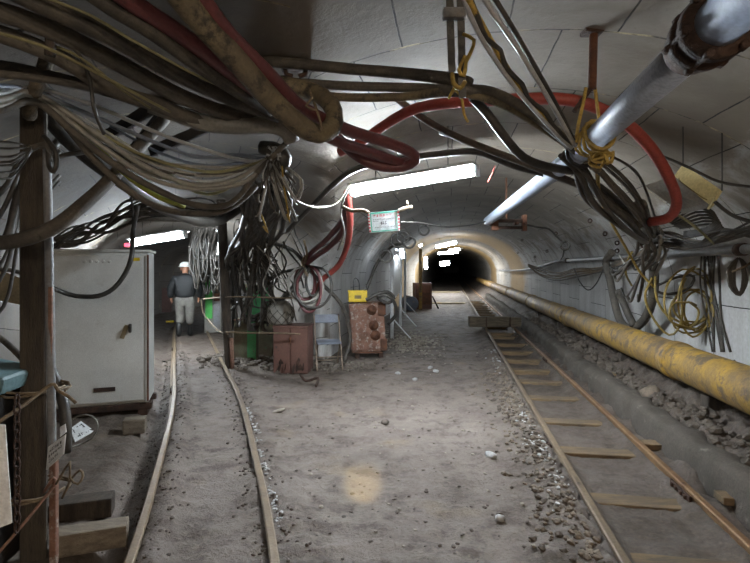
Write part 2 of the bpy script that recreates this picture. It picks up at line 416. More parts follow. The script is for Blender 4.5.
def spline(pts, step=.05):
    pts = [V(p) for p in pts]
    if len(pts) == 2:
        n = max(2, int((pts[1] - pts[0]).length / step)); return [pts[0].lerp(pts[1], i / n) for i in range(n + 1)]
    P_ = [pts[0] * 2 - pts[1]] + pts + [pts[-1] * 2 - pts[-2]]
    out = []
    for i in range(1, len(P_) - 2):
        p0, p1, p2, p3 = P_[i - 1:i + 3]
        n = max(2, int((p2 - p1).length / step))
        for k in range(n):
            t = k / n
            out.append(.5 * ((2 * p1) + (p2 - p0) * t + (2 * p0 - 5 * p1 + 4 * p2 - p3) * t * t + (3 * p1 - p0 - 3 * p2 + p3) * t ** 3))
    out.append(pts[-1]); return out
def along(pts, r=.02):
    """pixel+distance control points to points in the place, kept inside the lining"""
    out = []
    for px, py, D in pts:
        h = hit(px, py) - r * 2.2 - .015
        out.append(P(px, py, min(D, h)))
    return out
def cable(name, label, cat, pts, r, mat, group=None, n=8, step=.05):
    o = MB().tube(spline(along(pts, r), step), r, n).build(name, mat)
    return tag(o, label, cat, group)

# ------------------------------------------------------------------ the tunnel shell
def loft(centres, dirs, profs):
    bm = bmesh.new(); uvl = bm.loops.layers.uv.new('UVMap'); rings = []; vlen = 0; lens = []
    for i, (c, d, pr) in enumerate(zip(centres, dirs, profs)):
        if i: vlen += (c - centres[i - 1]).length
        sd = V((d.y, -d.x, 0)); lens.append(vlen)
        rings.append([bm.verts.new(c + sd * x + V((0, 0, z))) for x, z in pr])
    us = []
    for pr in profs:
        u = [0]
        for (a, b) in zip(pr, pr[1:]): u.append(u[-1] + math.hypot(b[0] - a[0], b[1] - a[1]))
        mid = u[-1] / 2; us.append([x - mid for x in u])
    n = len(profs[0])
    for i in range(len(rings) - 1):
        for k in range(n):
            k2 = (k + 1) % n
            f = bm.faces.new((rings[i][k], rings[i][k2], rings[i + 1][k2], rings[i + 1][k])); f.smooth = True
            ku2 = k2 if k2 else n - 1
            for lp, uvv in zip(f.loops, ((us[i][k], lens[i]), (us[i][ku2], lens[i]), (us[i + 1][ku2], lens[i + 1]), (us[i + 1][k], lens[i + 1]))): lp[uvl].uv = uvv
    bm.faces.new(rings[0][::-1]); bm.faces.new(rings[-1])
    bmesh.ops.recalc_face_normals(bm, faces=bm.faces)
    me = bpy.data.meshes.new('t'); bm.to_mesh(me); bm.free()
    o = bpy.data.objects.new('t', me); COL.objects.link(o); return o
def arch(a, b, crown, n=40):
    c, hw = (a + b) / 2, (b - a) / 2
    pr = [(a, -.6), (a, .2), (a, .75)]
    for i in range(n + 1):
        th = math.pi * (1 - i / n)
        pr.append((c + hw * math.cos(th), SPRING + (crown - SPRING) * math.sin(th)))
    return pr + [(b, .75), (b, .2), (b, -.6)]
dR = V((.15, 1, 0)).normalized(); kR = 1 / dR.y
ysR = [-4.5 + i * .75 for i in range(20)] + [10.5 + 2 * i for i in range(75)]
A = loft([V((.15 * y, y, 0)) for y in ysR], [dR] * len(ysR), [arch(R_L * dR.y, R_R * dR.y, R_CROWN) for y in ysR])
ysL = [-4.3 + i * .7 for i in range(41)]
B = loft([V((lpath(y), y, 0)) for y in ysL], [ldir(y) for y in ysL], [arch(-table(L_LEFT, y), table(L_RIGHT, y), table(L_CROWN, y)) for y in ysL])
md = A.modifiers.new('u', 'BOOLEAN'); md.operation = 'UNION'; md.object = B; md.solver = 'EXACT'
dg = bpy.context.evaluated_depsgraph_get()
me = bpy.data.meshes.new_from_object(A.evaluated_get(dg))
for o in (A, B): bpy.data.objects.remove(o)
shell = bmesh.new(); shell.from_mesh(me)
def region(f):
    c = f.calc_center_median()
    if c.z < -.5 and abs(f.normal.z) > .7: return None
    if c.z > 1.95: return 'ceiling'
    s = c.x - .15 * c.y; t = c.x - lpath(c.y)
    if c.y < -4: return 'wall_back'
    if s > .5: return 'wall_right'
    if c.y > 6 and s < 0 and t > .3: return 'wall_middle'
    return 'wall_left'
regs = {}
for f in shell.faces: regs.setdefault(region(f), []).append(f.index)
for nm, idx in regs.items():
    if nm is None: continue
    b = shell.copy(); b.faces.ensure_lookup_table(); keep = set(idx)
    bmesh.ops.delete(b, geom=[f for f in b.faces if f.index not in keep], context='FACES')
    bmesh.ops.reverse_faces(b, faces=b.faces)
    for f in b.faces: f.smooth = True
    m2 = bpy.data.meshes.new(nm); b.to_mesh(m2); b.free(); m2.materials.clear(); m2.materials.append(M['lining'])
    for p_ in m2.polygons: p_.material_index = 0
    o = bpy.data.objects.new(nm, m2); COL.objects.link(o); o['kind'] = 'structure'
shell.free()
# floor
bm = bmesh.new()
def grid(xs, ys):
    g = [[bm.verts.new((x, y, ground_h(x, y))) for x in xs] for y in ys]
    for a, b in zip(g, g[1:]):
        for k in range(len(xs) - 1):
            f = bm.faces.new((a[k], a[k + 1], b[k + 1], b[k])); f.smooth = True
xs = [-6 + .04 * i for i in range(266)]
ys = []; y = -4.6
while y < 9.0:
    ys.append(y); y += .12 if y < 1.6 else .036
ys.append(9.0); grid(xs, ys)
xs2 = [-11 + .11 * i for i in range(140)] + [4.4 + .25 * i for i in range(95)]
ys2 = []; y = 9.0
while y < 158: ys2.append(y); y += .1 + .015 * (y - 9)
grid(xs2, ys2)
def muck(x, y):
    s = x - .15 * y; t = x - lpath(y); n = .25 * noise.noise((x * .8, y * .8, 5)) + .2 * noise.noise((x * 2.5, y * 2.5, 2))
    k = .92 * sstep(.8, 1.0, s) + .08 * sstep(1.9, 2.1, s)
    if y < 16: k = max(k, .75 * (1 - sstep(-.9, -.45, t)), .6 * (1 - min(1, abs(abs(t) - .45) / .22)))
    k = max(k, .6 * (1 - min(1, abs(s - .62) / .35)))
    k = max(k, .8 * sstep(6.6, 7.6, y) * (1 - sstep(-.6, .2, s + 1.3)))
    return max(0, min(1, k + n * (.4 + k)))
me = bpy.data.meshes.new('floor'); bm.to_mesh(me); bm.free()
at_ = me.attributes.new('muck', 'FLOAT', 'POINT'); at_.data.foreach_set('value', [muck(v.co.x, v.co.y) for v in me.vertices]); me.materials.append(M['dirt'])
fl = bpy.data.objects.new('floor', me); COL.objects.link(fl); fl['kind'] = 'structure'
# ------------------------------------------------------------------ tracks
def rail_prof(h=.105, head=.05, base=.1):
    a, b = head / 2, base / 2
    return [(-b, 0), (b, 0), (b, .012), (.008, .028), (.008, h - .035), (a, h - .026), (a, h - .006), (a - .008, h), (-a + .008, h), (-a, h - .006), (-a, h - .026), (-.008, h - .035), (-.008, .028), (-b, .012)]
def rail(path, label, mat, joints=()):
    o = MB().sweep(path, rail_prof()).build('rail', mat)
    tag(o, label, 'rail')
    for j in joints:
        i = min(range(len(path) - 1), key=lambda k: abs(path[k].y - j)); d = (path[i + 1] - path[i]).normalized()
        a = math.atan2(d.y, d.x)
        for sgn in (-1, 1):
            f = MB(); f.box(path[i] + V((d.y, -d.x, 0)) * .024 * sgn + V((0, 0, .05)), (.3, .022, .05), RZ(a), .004)
            for q in (-.1, -.035, .035, .1):
                f.box(path[i] + d * q + V((d.y, -d.x, 0)) * .04 * sgn + V((0, 0, .05)), (.024, .018, .024), RZ(a), .003)
            f.build('fishplate', 'rust_dark', o)
    return o
def left_rail_path(side):
    out = []
    y = -3.5
    while y < 16:
        d = ldir(y); p = V((lpath(y), y, 0)) + V((d.y, -d.x, 0)) * side * .36; out.append(V((p.x, p.y, -.005))); y += .25
    return out
rail(left_rail_path(-1), 'dusty rail of the narrow track, the one running past the pale electrical cabinet', 'rail', (3.1, 6.3, 9.6))
rail(left_rail_path(1), 'dusty rail of the narrow track, the one with white lime crust along it', 'rail', (4.9, 8.0, 11.2))
ry = [-3.5 + .5 * i for i in range(130)]
rail([V((.15 * y + .905, y, -.01)) for y in ry], 'pale worn rail beside the open dirt floor on the sleepered track', 'rail', (4.6, 9.2))
rail([V((.15 * y + 1.64, y, -.01)) for y in ry], 'orange-rusted rail next to the concrete kerb on the sleepered track', 'rail_rust', (3.6, 8.4))
ties = [2.68, 3.42, 4.35, 5.2, 6.15, 7.05, 7.85, 8.75, 9.6, 10.6, 11.7, 12.3, 13.7, 14.6, 15.5, 16.4, 17.3, 18.2, 19.1, 20, 21, 22, 23, 24]
for i, y in enumerate(ties):
    jx = random.uniform(-.05, .05); a = math.atan2(-.15, 1) + random.uniform(-.03, .03)
    c = V((.15 * y + 1.27 + jx, y, -.065 + (.0 if y > 6.5 else .004)))
    o = MB().box(c, (1.08, .17, .14), RZ(a), .012).build('railway_sleeper', 'timber_tie')
    if y < 12:
        words_ = ['nearest to the camera', 'second from the camera', 'third from the camera', 'fourth from the camera', 'fifth from the camera', 'sixth from the camera', 'seventh from the camera', 'eighth from the camera', 'ninth from the camera', 'tenth from the camera', 'eleventh from the camera']
        tag(o, 'half-buried tan timber sleeper under the rails, ' + words_[i], 'sleeper', 'sleepers of the sleepered track')
    else:
        tag(o, 'dim timber sleeper far up the tunnel beyond the beam across the rails', 'sleeper', 'distant sleepers of the sleepered track')
# beam lying across the rails
y = 12.75
o = thing('timber_beam', (.15 * y + 1.2, y, .1), 'weathered timber beam lying across both rails', 'beam')
MB().box((.15 * y + .98, y, .235), (1.0, .24, .26), RZ(-.03), .02).build('beam_body', 'timber_pale', o)
MB().box((.15 * y + 1.64, y, .225), (.3, .22, .24), RZ(.02), .02).build('beam_end', 'timber_pale', o)
for dx in (-.1, .5): MB().box((.15 * y + 1.0 + dx, y - .125, .24), (.03, .012, .24), None, .003).build('cleat', 'rust_dark', o)
# kerb
kp = [V((.15 * y + 1.93, y, -.05)) for y in [i * .09 - 1 for i in range(300)]]
kpw = [p + V((.04 * noise.noise(p * .7), 0, .03 * noise.noise(p * .6 + V((5, 0, 0))))) for p in kp]
kb = MB().sweep(kpw, [(-.12, 0), (.14, 0), (.13, .2), (.12, .29), (.09, .315), (.03, .32), (-.03, .315), (-.07, .3), (-.095, .26), (-.105, .18), (-.11, .09)])
for v in kb.bm.verts:
    if v.co.z > 0: v.co += V((noise.noise(v.co * 5), noise.noise(v.co * 5 + V((7, 0, 0))), noise.noise(v.co * 5 + V((0, 9, 0))))) * .035 + V((1, 0, 1)) * .02 * noise.noise(v.co * 14)
for f_ in kb.bm.faces: f_.smooth = True
o = kb.build('kerb', 'curb'); tag(o, 'long muddy concrete kerb between the rusty rail and yellow pipe', 'kerb')
# yellow pipe
yp = thing('pipeline', (2.3 + .45, 3, .56), 'big chipped yellow pipeline lying along the foot of the wall', 'pipe')
def yl(y, s=2.3, z=.665): return V((.15 * y + s, y, z))
cuts = [-3, 2.2, 5.05, 9.6, 14, 19, 26, 40]
for a, b in zip(cuts, cuts[1:]):
    MB().lathe(yl(a), yl(b), [(0, .172), (.05, .176), ((yl(b) - yl(a)).length - .05, .176), ((yl(b) - yl(a)).length, .172)], 28).build('pipe_section', 'yellow_pipe', yp)
    MB().lathe(yl(b - .07), yl(b + .07), [(0, .178), (.01, .192), (.06, .192), (.066, .182), (.075, .182), (.08, .192), (.13, .192), (.14, .178)], 28).build('coupling', 'yellow_pipe', yp)
for i, y in enumerate((2.9, 4.4, 6.6, 8.3, 10.4, 12.8)):
    gz = ground_h(.15 * y + 2.3, y)
    o = MB().box(yl(y, 2.34, (gz + .47) / 2 - .04), (.2, .14, .49 - gz + .08), RZ(-.15), .015).build('pipe_support', 'timber_dark')
    tag(o, 'dark timber block under the yellow pipeline, %s' % ['closest to the camera', 'second along', 'third along', 'fourth along', 'fifth along', 'sixth along'][i], 'block', 'blocks under the yellow pipeline')
# steel pipe overhead
def bl(y): return V((.752 + .1625 * y if y < 3 else 1.2395 + .1 * (y - 3), y, 2.3))
sp = thing('overhead_pipe', bl(4), 'blue-grey steel pipe slung overhead on ropes, ending above the track', 'pipe')
MB().lathe(bl(-1.5), bl(1.5), [(0, .07), (3.0, .07)], 28).build('pipe_section', 'pipe_grey', sp)
MB().lathe(bl(1.5), bl(3), [(0, .063), (1.53, .063)], 28).build('pipe_section', 'pipe_grey', sp)
MB().lathe(bl(2.98), bl(7.5), [(0, .066), (.05, .064), (4.5, .066), (4.53, .06), (4.54, .05)], 28).build('pipe_section', 'pipe_grey', sp)
f = MB().lathe(bl(1.42), bl(1.63), [(0, .074), (.01, .096), (.045, .1), (.05, .092), (.075, .092), (.08, .101), (.125, .097), (.13, .082), (.2, .078)], 24)
f.build('flange', 'rust_dark', sp)
d = (bl(2) - bl(1)).normalized(); u = d.cross(V((0, 0, 1))).normalized(); w = u.cross(d)
for k in range(6):
    a = k * math.pi / 3 + .2; c = bl(1.485) + (u * math.cos(a) + w * math.sin(a)) * .094
    MB().lathe(c - d * .075, c + d * .075, [(0, .013), (.028, .013), (.03, .009), (.12, .009), (.122, .013), (.15, .013)], 6).build('flange_bolt', 'rust_dark', sp)
# rusty bracket at its end
bx = thing('pipe_bracket', bl(7.45) + V((.25, 0, -.12)), 'rusty steel bracket bolted to the lining at the pipe end', 'bracket')
c = P(508, 221, 7.45)
MB().box(c, (.5, .06, .05), RZ(.05), .006).build('clamp_bar', 'rust_dark', bx)
MB().box(c + V((0, 0, -.1)), (.42, .05, .045), RZ(.05), .006).build('clamp_bar', 'rust_dark', bx)
MB().box(c + V((.24, .0, -.03)), (.06, .1, .24), None, .006).build('end_plate', 'rust', bx)
MB().box(c + V((-.2, 0, -.04)), (.1, .1, .2), None, .01).build('end_plate', 'rust', bx)
for dx in (-.2, .12, .24): MB().lathe(c + V((dx, -.09, -.04)), c + V((dx, .09, -.04)), [(0, .022), (.18, .022)], 8).build('bolt', 'rust', bx)
hr = LN(505, 190, .02); MB().tube([c + V((-.02, 0, .02)), c + V((-.02, .02, .25)), V((c.x - .02, c.y + .02, 2.95))], .014).build('hanger_rod', 'rust', bx)
# pipe on the wall
wp = thing('wall_pipe', (3.1, 3, 1.7), 'dull grey pipe running level along the white wall', 'pipe')
def wl(y): return V((.15 * y + 2.68, y, 1.77))
MB().lathe(wl(-2), wl(11.5), [(0, .045), ((wl(11.5) - wl(-2)).length, .045)], 18).build('pipe_section', 'pipe_wall', wp)
MB().tube(spline([wl(11.4), wl(12.5), wl(14) + V((-.05, 0, -.1)), wl(18) + V((-.1, 0, -.25)), wl(26) + V((-.1, 0, -.3))], .3), .04, 12).build('pipe_section', 'pipe_wall', wp)
for y in (4.6, 8.3, 11.4):
    MB().lathe(wl(y - .05), wl(y + .05), [(0, .047), (.005, .06), (.095, .06), (.1, .047)], 18).build('pipe_clamp', 'rust_dark', wp)
    MB().tube([wl(y), wl(y) + V((.22, 0, .04))], .012).build('clamp_pin', 'rust_dark', wp)

# ------------------------------------------------------------------ lamps
def tube_lamp(name, a, b, label, strength, col=(.82, .915, 1), r=.05, wires=True, group=None, wide=6):
    a, b = V(a), V(b); d = (b - a).normalized(); L = (b - a).length
    o = thing(name, (a + b) / 2, label, 'lamp', group)
    MB().lathe(a, b, [(0, r * .5), (.02, r), (L - .02, r), (L, r * .5)], 16).build('diffuser', emat(name + '_light', col, strength), o)
    up = V((0, 0, 1)); side = d.cross(up).normalized(); uu = side.cross(d)
    m = (a + b) / 2 + uu * (r + .022)
    R = Matrix((d, side, uu)).transposed()
    MB().box(m, (L * 1.02, r * wide, .03), R, .008).build('housing', 'lamp_body', o)
    for p in (a - d * .02, b + d * .02): MB().box(p + uu * .005, (.035, .1, .11), R, .01).build('end_cap', 'lamp_body', o)
    if wires:
        for k in (.2, .8):
            p = a.lerp(b, k) + uu * (r + .03); z = p.z
            while inside((p.x, p.y, z)) and z < 3.2: z += .02
            MB().tube([p, V((p.x, p.y, z))], .005, 6).build('hanging_wire', 'rubber', o)
    return o
tube_lamp('tube_lamp', P(354, 192, 5.3), P(475, 171.5, 4.75), 'bright tube lamp hanging over the middle of the junction', LAMP_C, r=.042)
tube_lamp('tube_lamp', P(133, 243.5, 9.0), P(184, 235, 8.6), 'bright tube lamp hanging over the narrow track above the walking man', LAMP_L, r=.05)
tube_lamp('tube_lamp', P(219.5, 232, 9.2), P(219.8, 253, 9.2), 'short upright lamp behind the dark timber prop', 12, r=.03, wires=False)
tube_lamp('tube_lamp', P(436, 247, 22), P(456, 242.5, 22), 'tilted tube lamp under the tunnel crown, highest of the distant lamps', LAMP_R, r=.07)
tube_lamp('tube_lamp', P(438, 253.5, 30), P(458, 252, 30), 'level tube lamp in the dark tunnel, second of the distant lamps', LAMP_R, r=.07)
tube_lamp('tube_lamp', P(425.5, 257, 19), P(425.8, 269, 19), 'upright white lamp beside the yellow post in the far tunnel', LAMP_R * .5, r=.05, wires=False)
tube_lamp('tube_lamp', P(419, 246, 19), P(422, 245, 19), 'small lamp on the lining above the yellow post', LAMP_R * .6, r=.035, wires=False)
tube_lamp('vehicle_headlamp', P(440, 264, 31), P(449, 263, 31), 'glaring headlamp low in the dark end of the far tunnel', LAMP_R * 1.5, r=.13, wires=False)
tube_lamp('tube_lamp', V((2.3, -2.0, 2.45)), V((1.3, -2.3, 2.6)), 'unseen warm fill lamp assumed overhead behind the camera', LAMP_FILL, (1, .82, .62), r=.05, wide=2.4)  # assumed unseen lamp, added as warm fill for the near wall and ceiling
tube_lamp('tube_lamp', V((-1.2, -3.0, 2.5)), V((-.2, -3.2, 2.5)), 'unseen fill lamp added overhead at the back of the junction', LAMP_FILL * .4, (1, .88, .74), r=.05, wide=2.4)  # added fill behind the camera, brightens the near floor and ceiling
tube_lamp('tube_lamp', V((-4.3, 19.2, 2.05)), V((-5.2, 18.9, 2.05)), 'unseen fill lamp added round the bend of the narrow tunnel', LAMP_L, r=.05, wires=False)  # added out of view to brighten the wall beyond the man
tube_lamp('tube_lamp', V((4.6, 27, 2.6)), V((4.2, 28, 2.6)), 'tube lamp far up the sleepered tunnel, warm', LAMP_R, (1, .85, .6), r=.06)
tube_lamp('tube_lamp', P(401.5, 249, 12.2), P(402.5, 258, 12.2), 'short upright lamp assumed at the top of the white railing', LAMP_R * .8, r=.035, wires=False)  # assumed lamp, added to light the white posts
def spot(loc, target, power, size, blend, col, rad):
    l = bpy.data.lights.new('cap_lamp', 'SPOT'); l.energy = power; l.spot_size = size; l.spot_blend = blend; l.color = col; l.shadow_soft_size = rad
    o = bpy.data.objects.new('cap_lamp', l); COL.objects.link(o); o.location = loc
    o.rotation_euler = (V(target) - V(loc)).to_track_quat('-Z', 'Y').to_euler(); return o
spot((0.02, .0, 1.72), G(363, 483), 1000, math.radians(4.9), .85, (1, .86, .4), .01)  # assumed unseen cap lamp at the camera, casts the yellow floor spot

# ------------------------------------------------------------------ camera
cam = bpy.data.cameras.new('camera'); co = bpy.data.objects.new('camera', cam); COL.objects.link(co)
co.location = (0, 0, CAMZ); co.rotation_euler = (math.pi / 2, 0, 0)
cam.sensor_width = 36; cam.lens = 36 * FPX / 750; cam.shift_y = (HY - 281.5) / 750
cam.clip_start = .05; cam.clip_end = 300
SC.camera = co
w = bpy.data.worlds.new('world'); SC.world = w; w.use_nodes = True
w.node_tree.nodes['Background'].inputs[0].default_value = (0, 0, 0, 1)
SC.view_settings.view_transform = 'Standard'; SC.view_settings.look = 'None'; SC.view_settings.gamma = 1; SC.view_settings.exposure = EXPO
SC.view_settings.use_curve_mapping = False
# ------------------------------------------------------------------ the pale cabinet and the timber post
def frame(origin, yaw):
    R = RZ(yaw); o = V(origin)
    return (lambda x, y, z: o + R @ V((x, y, z))), R
F, R = frame((-3.36, 5.2, 0), math.radians(17.5))
cb = thing('electrical_cabinet', F(.46, .27, 0), 'tall pale grey electrical cabinet on a rusty skid beside the narrow track', 'cabinet')
MB().box(F(.46, .28, .945), (.92, .5, 1.65), R, .02, 3).build('body', 'cabinet', cb)
dr = MB().box(F(.45, .018, .945), (.87, .035, 1.58), R, .012, 3).build('door', 'cabinet', cb)
h = MB(); h.box(F(.74, -.012, .95), (.03, .03, .09), R, .008); h.box(F(.745, -.035, .965), (.022, .045, .022), R, .006); h.box(F(.745, -.05, .94), (.02, .018, .075), R, .006)
h.build('handle', 'black_metal', dr)
MB().box(F(.683, -.002, .91), (.045, .004, .15), R @ Matrix.Rotation(.35, 3, 'Y'), .001).build('tape_scrap', 'beige', dr)['label'] = 'strip of brown tape by the handle'
MB().box(F(.49, -.003, .3), (.21, .008, .045), R, .002).build('nameplate', 'rust_dark', dr)
MB().box(F(.79, -.002, 1.695), (.09, .006, .035), R, .001).build('sticker', 'yellow_box', dr)['label'] = 'small yellow sticker'
for k in range(5): MB().lathe(F(.3 + k * .06, .002, 1.67), F(.3 + k * .06, -.006, 1.67), [(0, .018), (.005, .017), (.008, .01)], 10).build('emblem_letter', 'cabinet', dr)
MB().box(F(.915, -.0, .945), (.02, .03, 1.6), R, .006).build('hinge_strip', 'rust', cb)
MB().box(F(.46, .28, 1.785), (.96, .54, .03), R, .01).build('roof_plate', 'cabinet', cb)
for yy in (.06, .48): MB().box(F(.46, yy, .085), (.98, .09, .07), R, .01).build('skid', 'rust_dark', cb)
for xx in (.06, .86): MB().box(F(xx, .27, .02), (.1, .5, .07), R, .01).build('skid_foot', 'rust_dark', cb)
c = G(132, 433); o = MB().box((c.x, c.y + .06, .06), (.2, .15, .14), RZ(.3), .012).build('timber_chock', 'timber_mid'); tag(o, 'short pale timber chock on the ground just before the pale cabinet', 'block')

c = V((-1.91, 2.8, 0))
po = thing('timber_post', c, 'thick dark timber post bundled with cables, standing before the pale cabinet', 'post')
MB().box((c.x, c.y, 1.24), (.125, .125, 2.56), RZ(.55), .014).build('shaft', 'timber_post', po)
MB().box((c.x - .01, c.y - .01, 2.54), (.2, .17, .06), RZ(.55), .012).build('head_plate', 'timber_dark', po)
tp = P(28, 118, 2.63); bt = P(42, 72, 2.55)
o = MB().tube(spline([P(29, 116, 2.6), P(32, 98, 2.52), P(42, 74, 2.5), P(49, 52, 2.45)], .03), [.034, .036, .033], 8).build('tie_strap', 'timber_pale'); tag(o, 'brown strap holding the cable bundle at the head of the thick timber post', 'strap')
pl = thing('guard_pole', P(54, 560, 2.62), 'slim peeling pole tied alongside the thick timber post', 'pole')
MB().tube(spline([P(47, 150, 2.68), P(50, 300, 2.62), P(52, 450, 2.6)]), .021, 10).build('pole_shaft', 'pipe_wall', pl)
MB().box((P(54, 505, 2.6) + V((0, 0, 0))), (.035, .03, .62), None, .006).build('pole_foot', 'rust_paint', pl)['label'] = 'peeling orange lower end'
MB().box(P(50.5, 335, 2.6), (.02, .012, .5), None, .004).build('peeling_strip', 'rope_salmon', pl)

a = math.radians(20)
o = MB().box((-1.63, 2.885, .05), (.37, .13, .125), RZ(a), .012).build('timber_block', 'timber_mid'); tag(o, 'grey squared timber offcut, nearest of the two by the thick post', 'block', 'timber offcuts beside the thick post')
o = MB().box((-1.9, 3.25, .045), (.36, .14, .125), RZ(a - .03), .012).build('timber_block', 'timber_dark'); tag(o, 'dark squared timber offcut, farther of the two by the thick post', 'block', 'timber offcuts beside the thick post')

def strokes(mb, quad, rows, th=.002, seed=1, cols=6):
    """rows of small brush marks on a board: (v, height, u0, u1)"""
    rnd = random.Random(seed); q = [V(p) for p in quad]
    at = lambda u, v: (q[0].lerp(q[1], u)).lerp(q[3].lerp(q[2], u), v)
    nrm = (q[1] - q[0]).cross(q[3] - q[0]).normalized()
    for v, hh, u0, u1, n in rows:
        for k in range(n):
            ua = u0 + (u1 - u0) * k / n; ub = ua + (u1 - u0) / n * .72
            for j in range(4):
                if rnd.random() < .5:
                    vv = v + hh * rnd.random(); t = .14 * hh
                    mb.slab([at(ua, vv) + nrm * th, at(ub, vv) + nrm * th, at(ub, vv + t) + nrm * th, at(ua, vv + t) + nrm * th], .0008)
                else:
                    uu = lerp(ua, ub, rnd.random()); t = (ub - ua) * .2
                    mb.slab([at(uu, v) + nrm * th, at(uu + t, v) + nrm * th, at(uu + t, v + hh) + nrm * th, at(uu, v + hh) + nrm * th], .0008)
    return mb
def board(name, quad, label, cat, mat='paper', th=.004, rows=(), ink='ink', seed=1):
    o = thing(name, sum((V(p) for p in quad), V()) / 4, label, cat)
    MB().slab(quad, -th).build('sheet', mat, o)
    if rows: strokes(MB(), quad, rows, .0015, seed).build('lettering', ink, o)
    return o
# corners run: lower left, lower right, upper right, upper left (normal towards the camera)
board('paper_tag', [P(46, 470, 2.5), P(63.5, 454, 2.44), P(65.5, 434.5, 2.44), P(48, 447, 2.5)], 'white handwritten tag hanging on the slim pole', 'tag', rows=[(.68, .14, .15, .85, 5), (.45, .12, .12, .88, 6), (.2, .12, .15, .7, 5)], seed=4)
board('paper_tag', [P(60, 437, 2.52), P(66, 432, 2.5), P(65, 424, 2.5), P(60, 427, 2.52)], 'small blank pale tag tucked just above the handwritten tag', 'tag')
board('notice_sheet', [P(-45, 545, 1.9), P(12, 523, 1.92), P(5, 425, 1.92), P(-45, 420, 1.9)], 'large pale notice sheet hanging by the orange rope, cut by the frame edge', 'notice', 'paper')
board('fallen_sign', [G(75, 441, .02), G(94, 430.6, .03), G(81, 421, .06), G(70, 428.6, .06)], 'small lettered sign lying on the ground by the cabinet skid', 'sign', 'paper', .012, [(.5, .34, .12, .9, 3), (.12, .22, .2, .85, 3)], seed=9)

c = P(-25, 380, 2.5)
o = thing('storage_bin', (c.x, c.y, 0), 'dark bin with a teal lid standing behind the thick timber post', 'bin')
MB().box((c.x - .2, c.y + .17, .48), (.44, .28, .94), RZ(.1), .02).build('bin_body', 'black_metal', o)
MB().box((c.x - .14, c.y + .16, 1.05), (.5, .34, .1), RZ(.1) @ Matrix.Rotation(.22, 3, 'Y'), .03, 3).build('lid', 'teal', o)
board('beige_board', [P(-12, 298, 4.2), P(21, 305, 4.2), P(25, 280, 4.25), P(-5, 268, 4.25)], 'beige board leaning behind the thick post above the teal bin', 'board', 'beige', .02)
# chain hanging beside the post
ch = MB(); z = 1.02; x0 = P(17, 400, 2.2)
k = 0
while z > .42:
    pts = []
    for i in range(13):
        t = i / 12 * 2 * math.pi; u, w_ = math.cos(t) * .013, math.sin(t) * .026
        pts.append(V((x0.x + (u if k % 2 else 0), x0.y + (0 if k % 2 else u), z + w_)))
    ch.tube(pts, .0045, 6, cap=False); z -= .04; k += 1
tag(ch.build('hanging_chain', 'rust_dark'), 'steel link chain hanging down beside the thick timber post', 'chain')

o = MB().box((P(167, 300, 16.5).x, 16.5, .55), (.3, .22, .8), RZ(.3), .01); o.box((P(167, 300, 16.5).x, 16.38, .7), (.2, .03, .3), RZ(.3), .008)
tag(o.build('red_box', 'redbrown_box'), 'small red box standing at the wall beyond the walking man', 'box')
g = G(170, 322, .06); tag(MB().box((g.x, g.y, .075), (.22, .08, .05), RZ(.4), .01).build('yellow_reflection', 'yellow_box'), 'small yellow wedge standing in for a reflection on the narrow track', 'wedge')  # yellow reflection on the ground, built as a solid block
# slim prop and gear under the pillar
pr = thing('timber_prop', P(230, 370, 7.8), 'slim dark prop standing at the edge of the narrow track', 'post')
pr_pts = [P(221, 200, 7.75), P(225, 290, 7.78), P(230, 372, 7.82)]
MB().tube(spline(pr_pts), [.075] * 60, 8).build('shaft', 'timber_dark', pr)
MB().tube([P(231.5, 338, 7.72), P(232.5, 371, 7.74)], .035, 6).build('splint', 'rope_salmon', pr)
def crate(name, label, cat, px0, px1, py0, py1, D, depth, yaw, mat, zb=None, bev=.012):
    a_, b_ = P(px0, py1, D), P(px1, py0, D); cx = (a_.x + b_.x) / 2; zb = a_.z if zb is None else zb
    o = thing(name, (cx, D + depth / 2, zb), label, cat)
    Rz = RZ(yaw); w_ = b_.x - a_.x; hh = b_.z - zb
    org = V((cx, D, zb)); f = lambda x, y, z: org + Rz @ V((x * w_ - w_ / 2, y, z * hh))
    MB().box(f(.5, depth / 2, .5), (w_, depth, hh), Rz, bev).build('body', mat, o)
    return o, f, Rz, w_, hh
o, f, Rz, w_, hh = crate('metal_locker', 'low red-brown locker with sooty doors under the tangled hoses', 'locker', 273, 308, 327, 373, 7.6, .42, -.08, 'redbrown_box', -.01)
for k in (0, 1):
    d_ = MB().box(f(.25 + .5 * k, -.008, .5), (w_ * .48, .03, hh * .95), Rz, .008).build('door', 'redbrown_box', o)
    rm = MB()
    for j in range(5):
        rm.rock(f(.12 + .5 * k + j * .06, -.024, .1 + .06 * ((j * 7) % 3)), .045, 1, (1, .06, 1.9))
    rm.build('soot_smear', 'rust_dark', d_)
MB().box(f(.5, -.03, .72), (.03, .025, .1), Rz, .005).build('hasp', 'rust', o)
MB().box(f(.5, .21, 1.0), (w_ * 1.04, .46, .03), Rz, .008).build('top_plate', 'redbrown_box', o)
o, f, Rz, w_, hh = crate('oil_bin', 'rusted bin with a green side panel behind the slim prop', 'bin', 234, 256, 320, 359, 8.5, .34, .1, 'green_rusty', 0)
MB().box(f(.8, -.012, .48), (w_ * .4, .02, hh * .95), Rz, .006).build('side_panel', 'green', o)
MB().tube([f(.0, 0, 1), f(.5, -.03, 1.03), f(1, 0, 1)], .014, 6).build('rim', 'rust', o)
o, f, Rz, w_, hh = crate('valve_box', 'dim grey-green box among the cables behind the slim prop', 'box', 245, 272, 284, 318, 9.0, .3, .1, 'green_rusty', .0)
MB().box(f(.5, -.012, .75), (w_ * .85, .02, hh * .4), Rz, .006).build('cover', 'green', o)
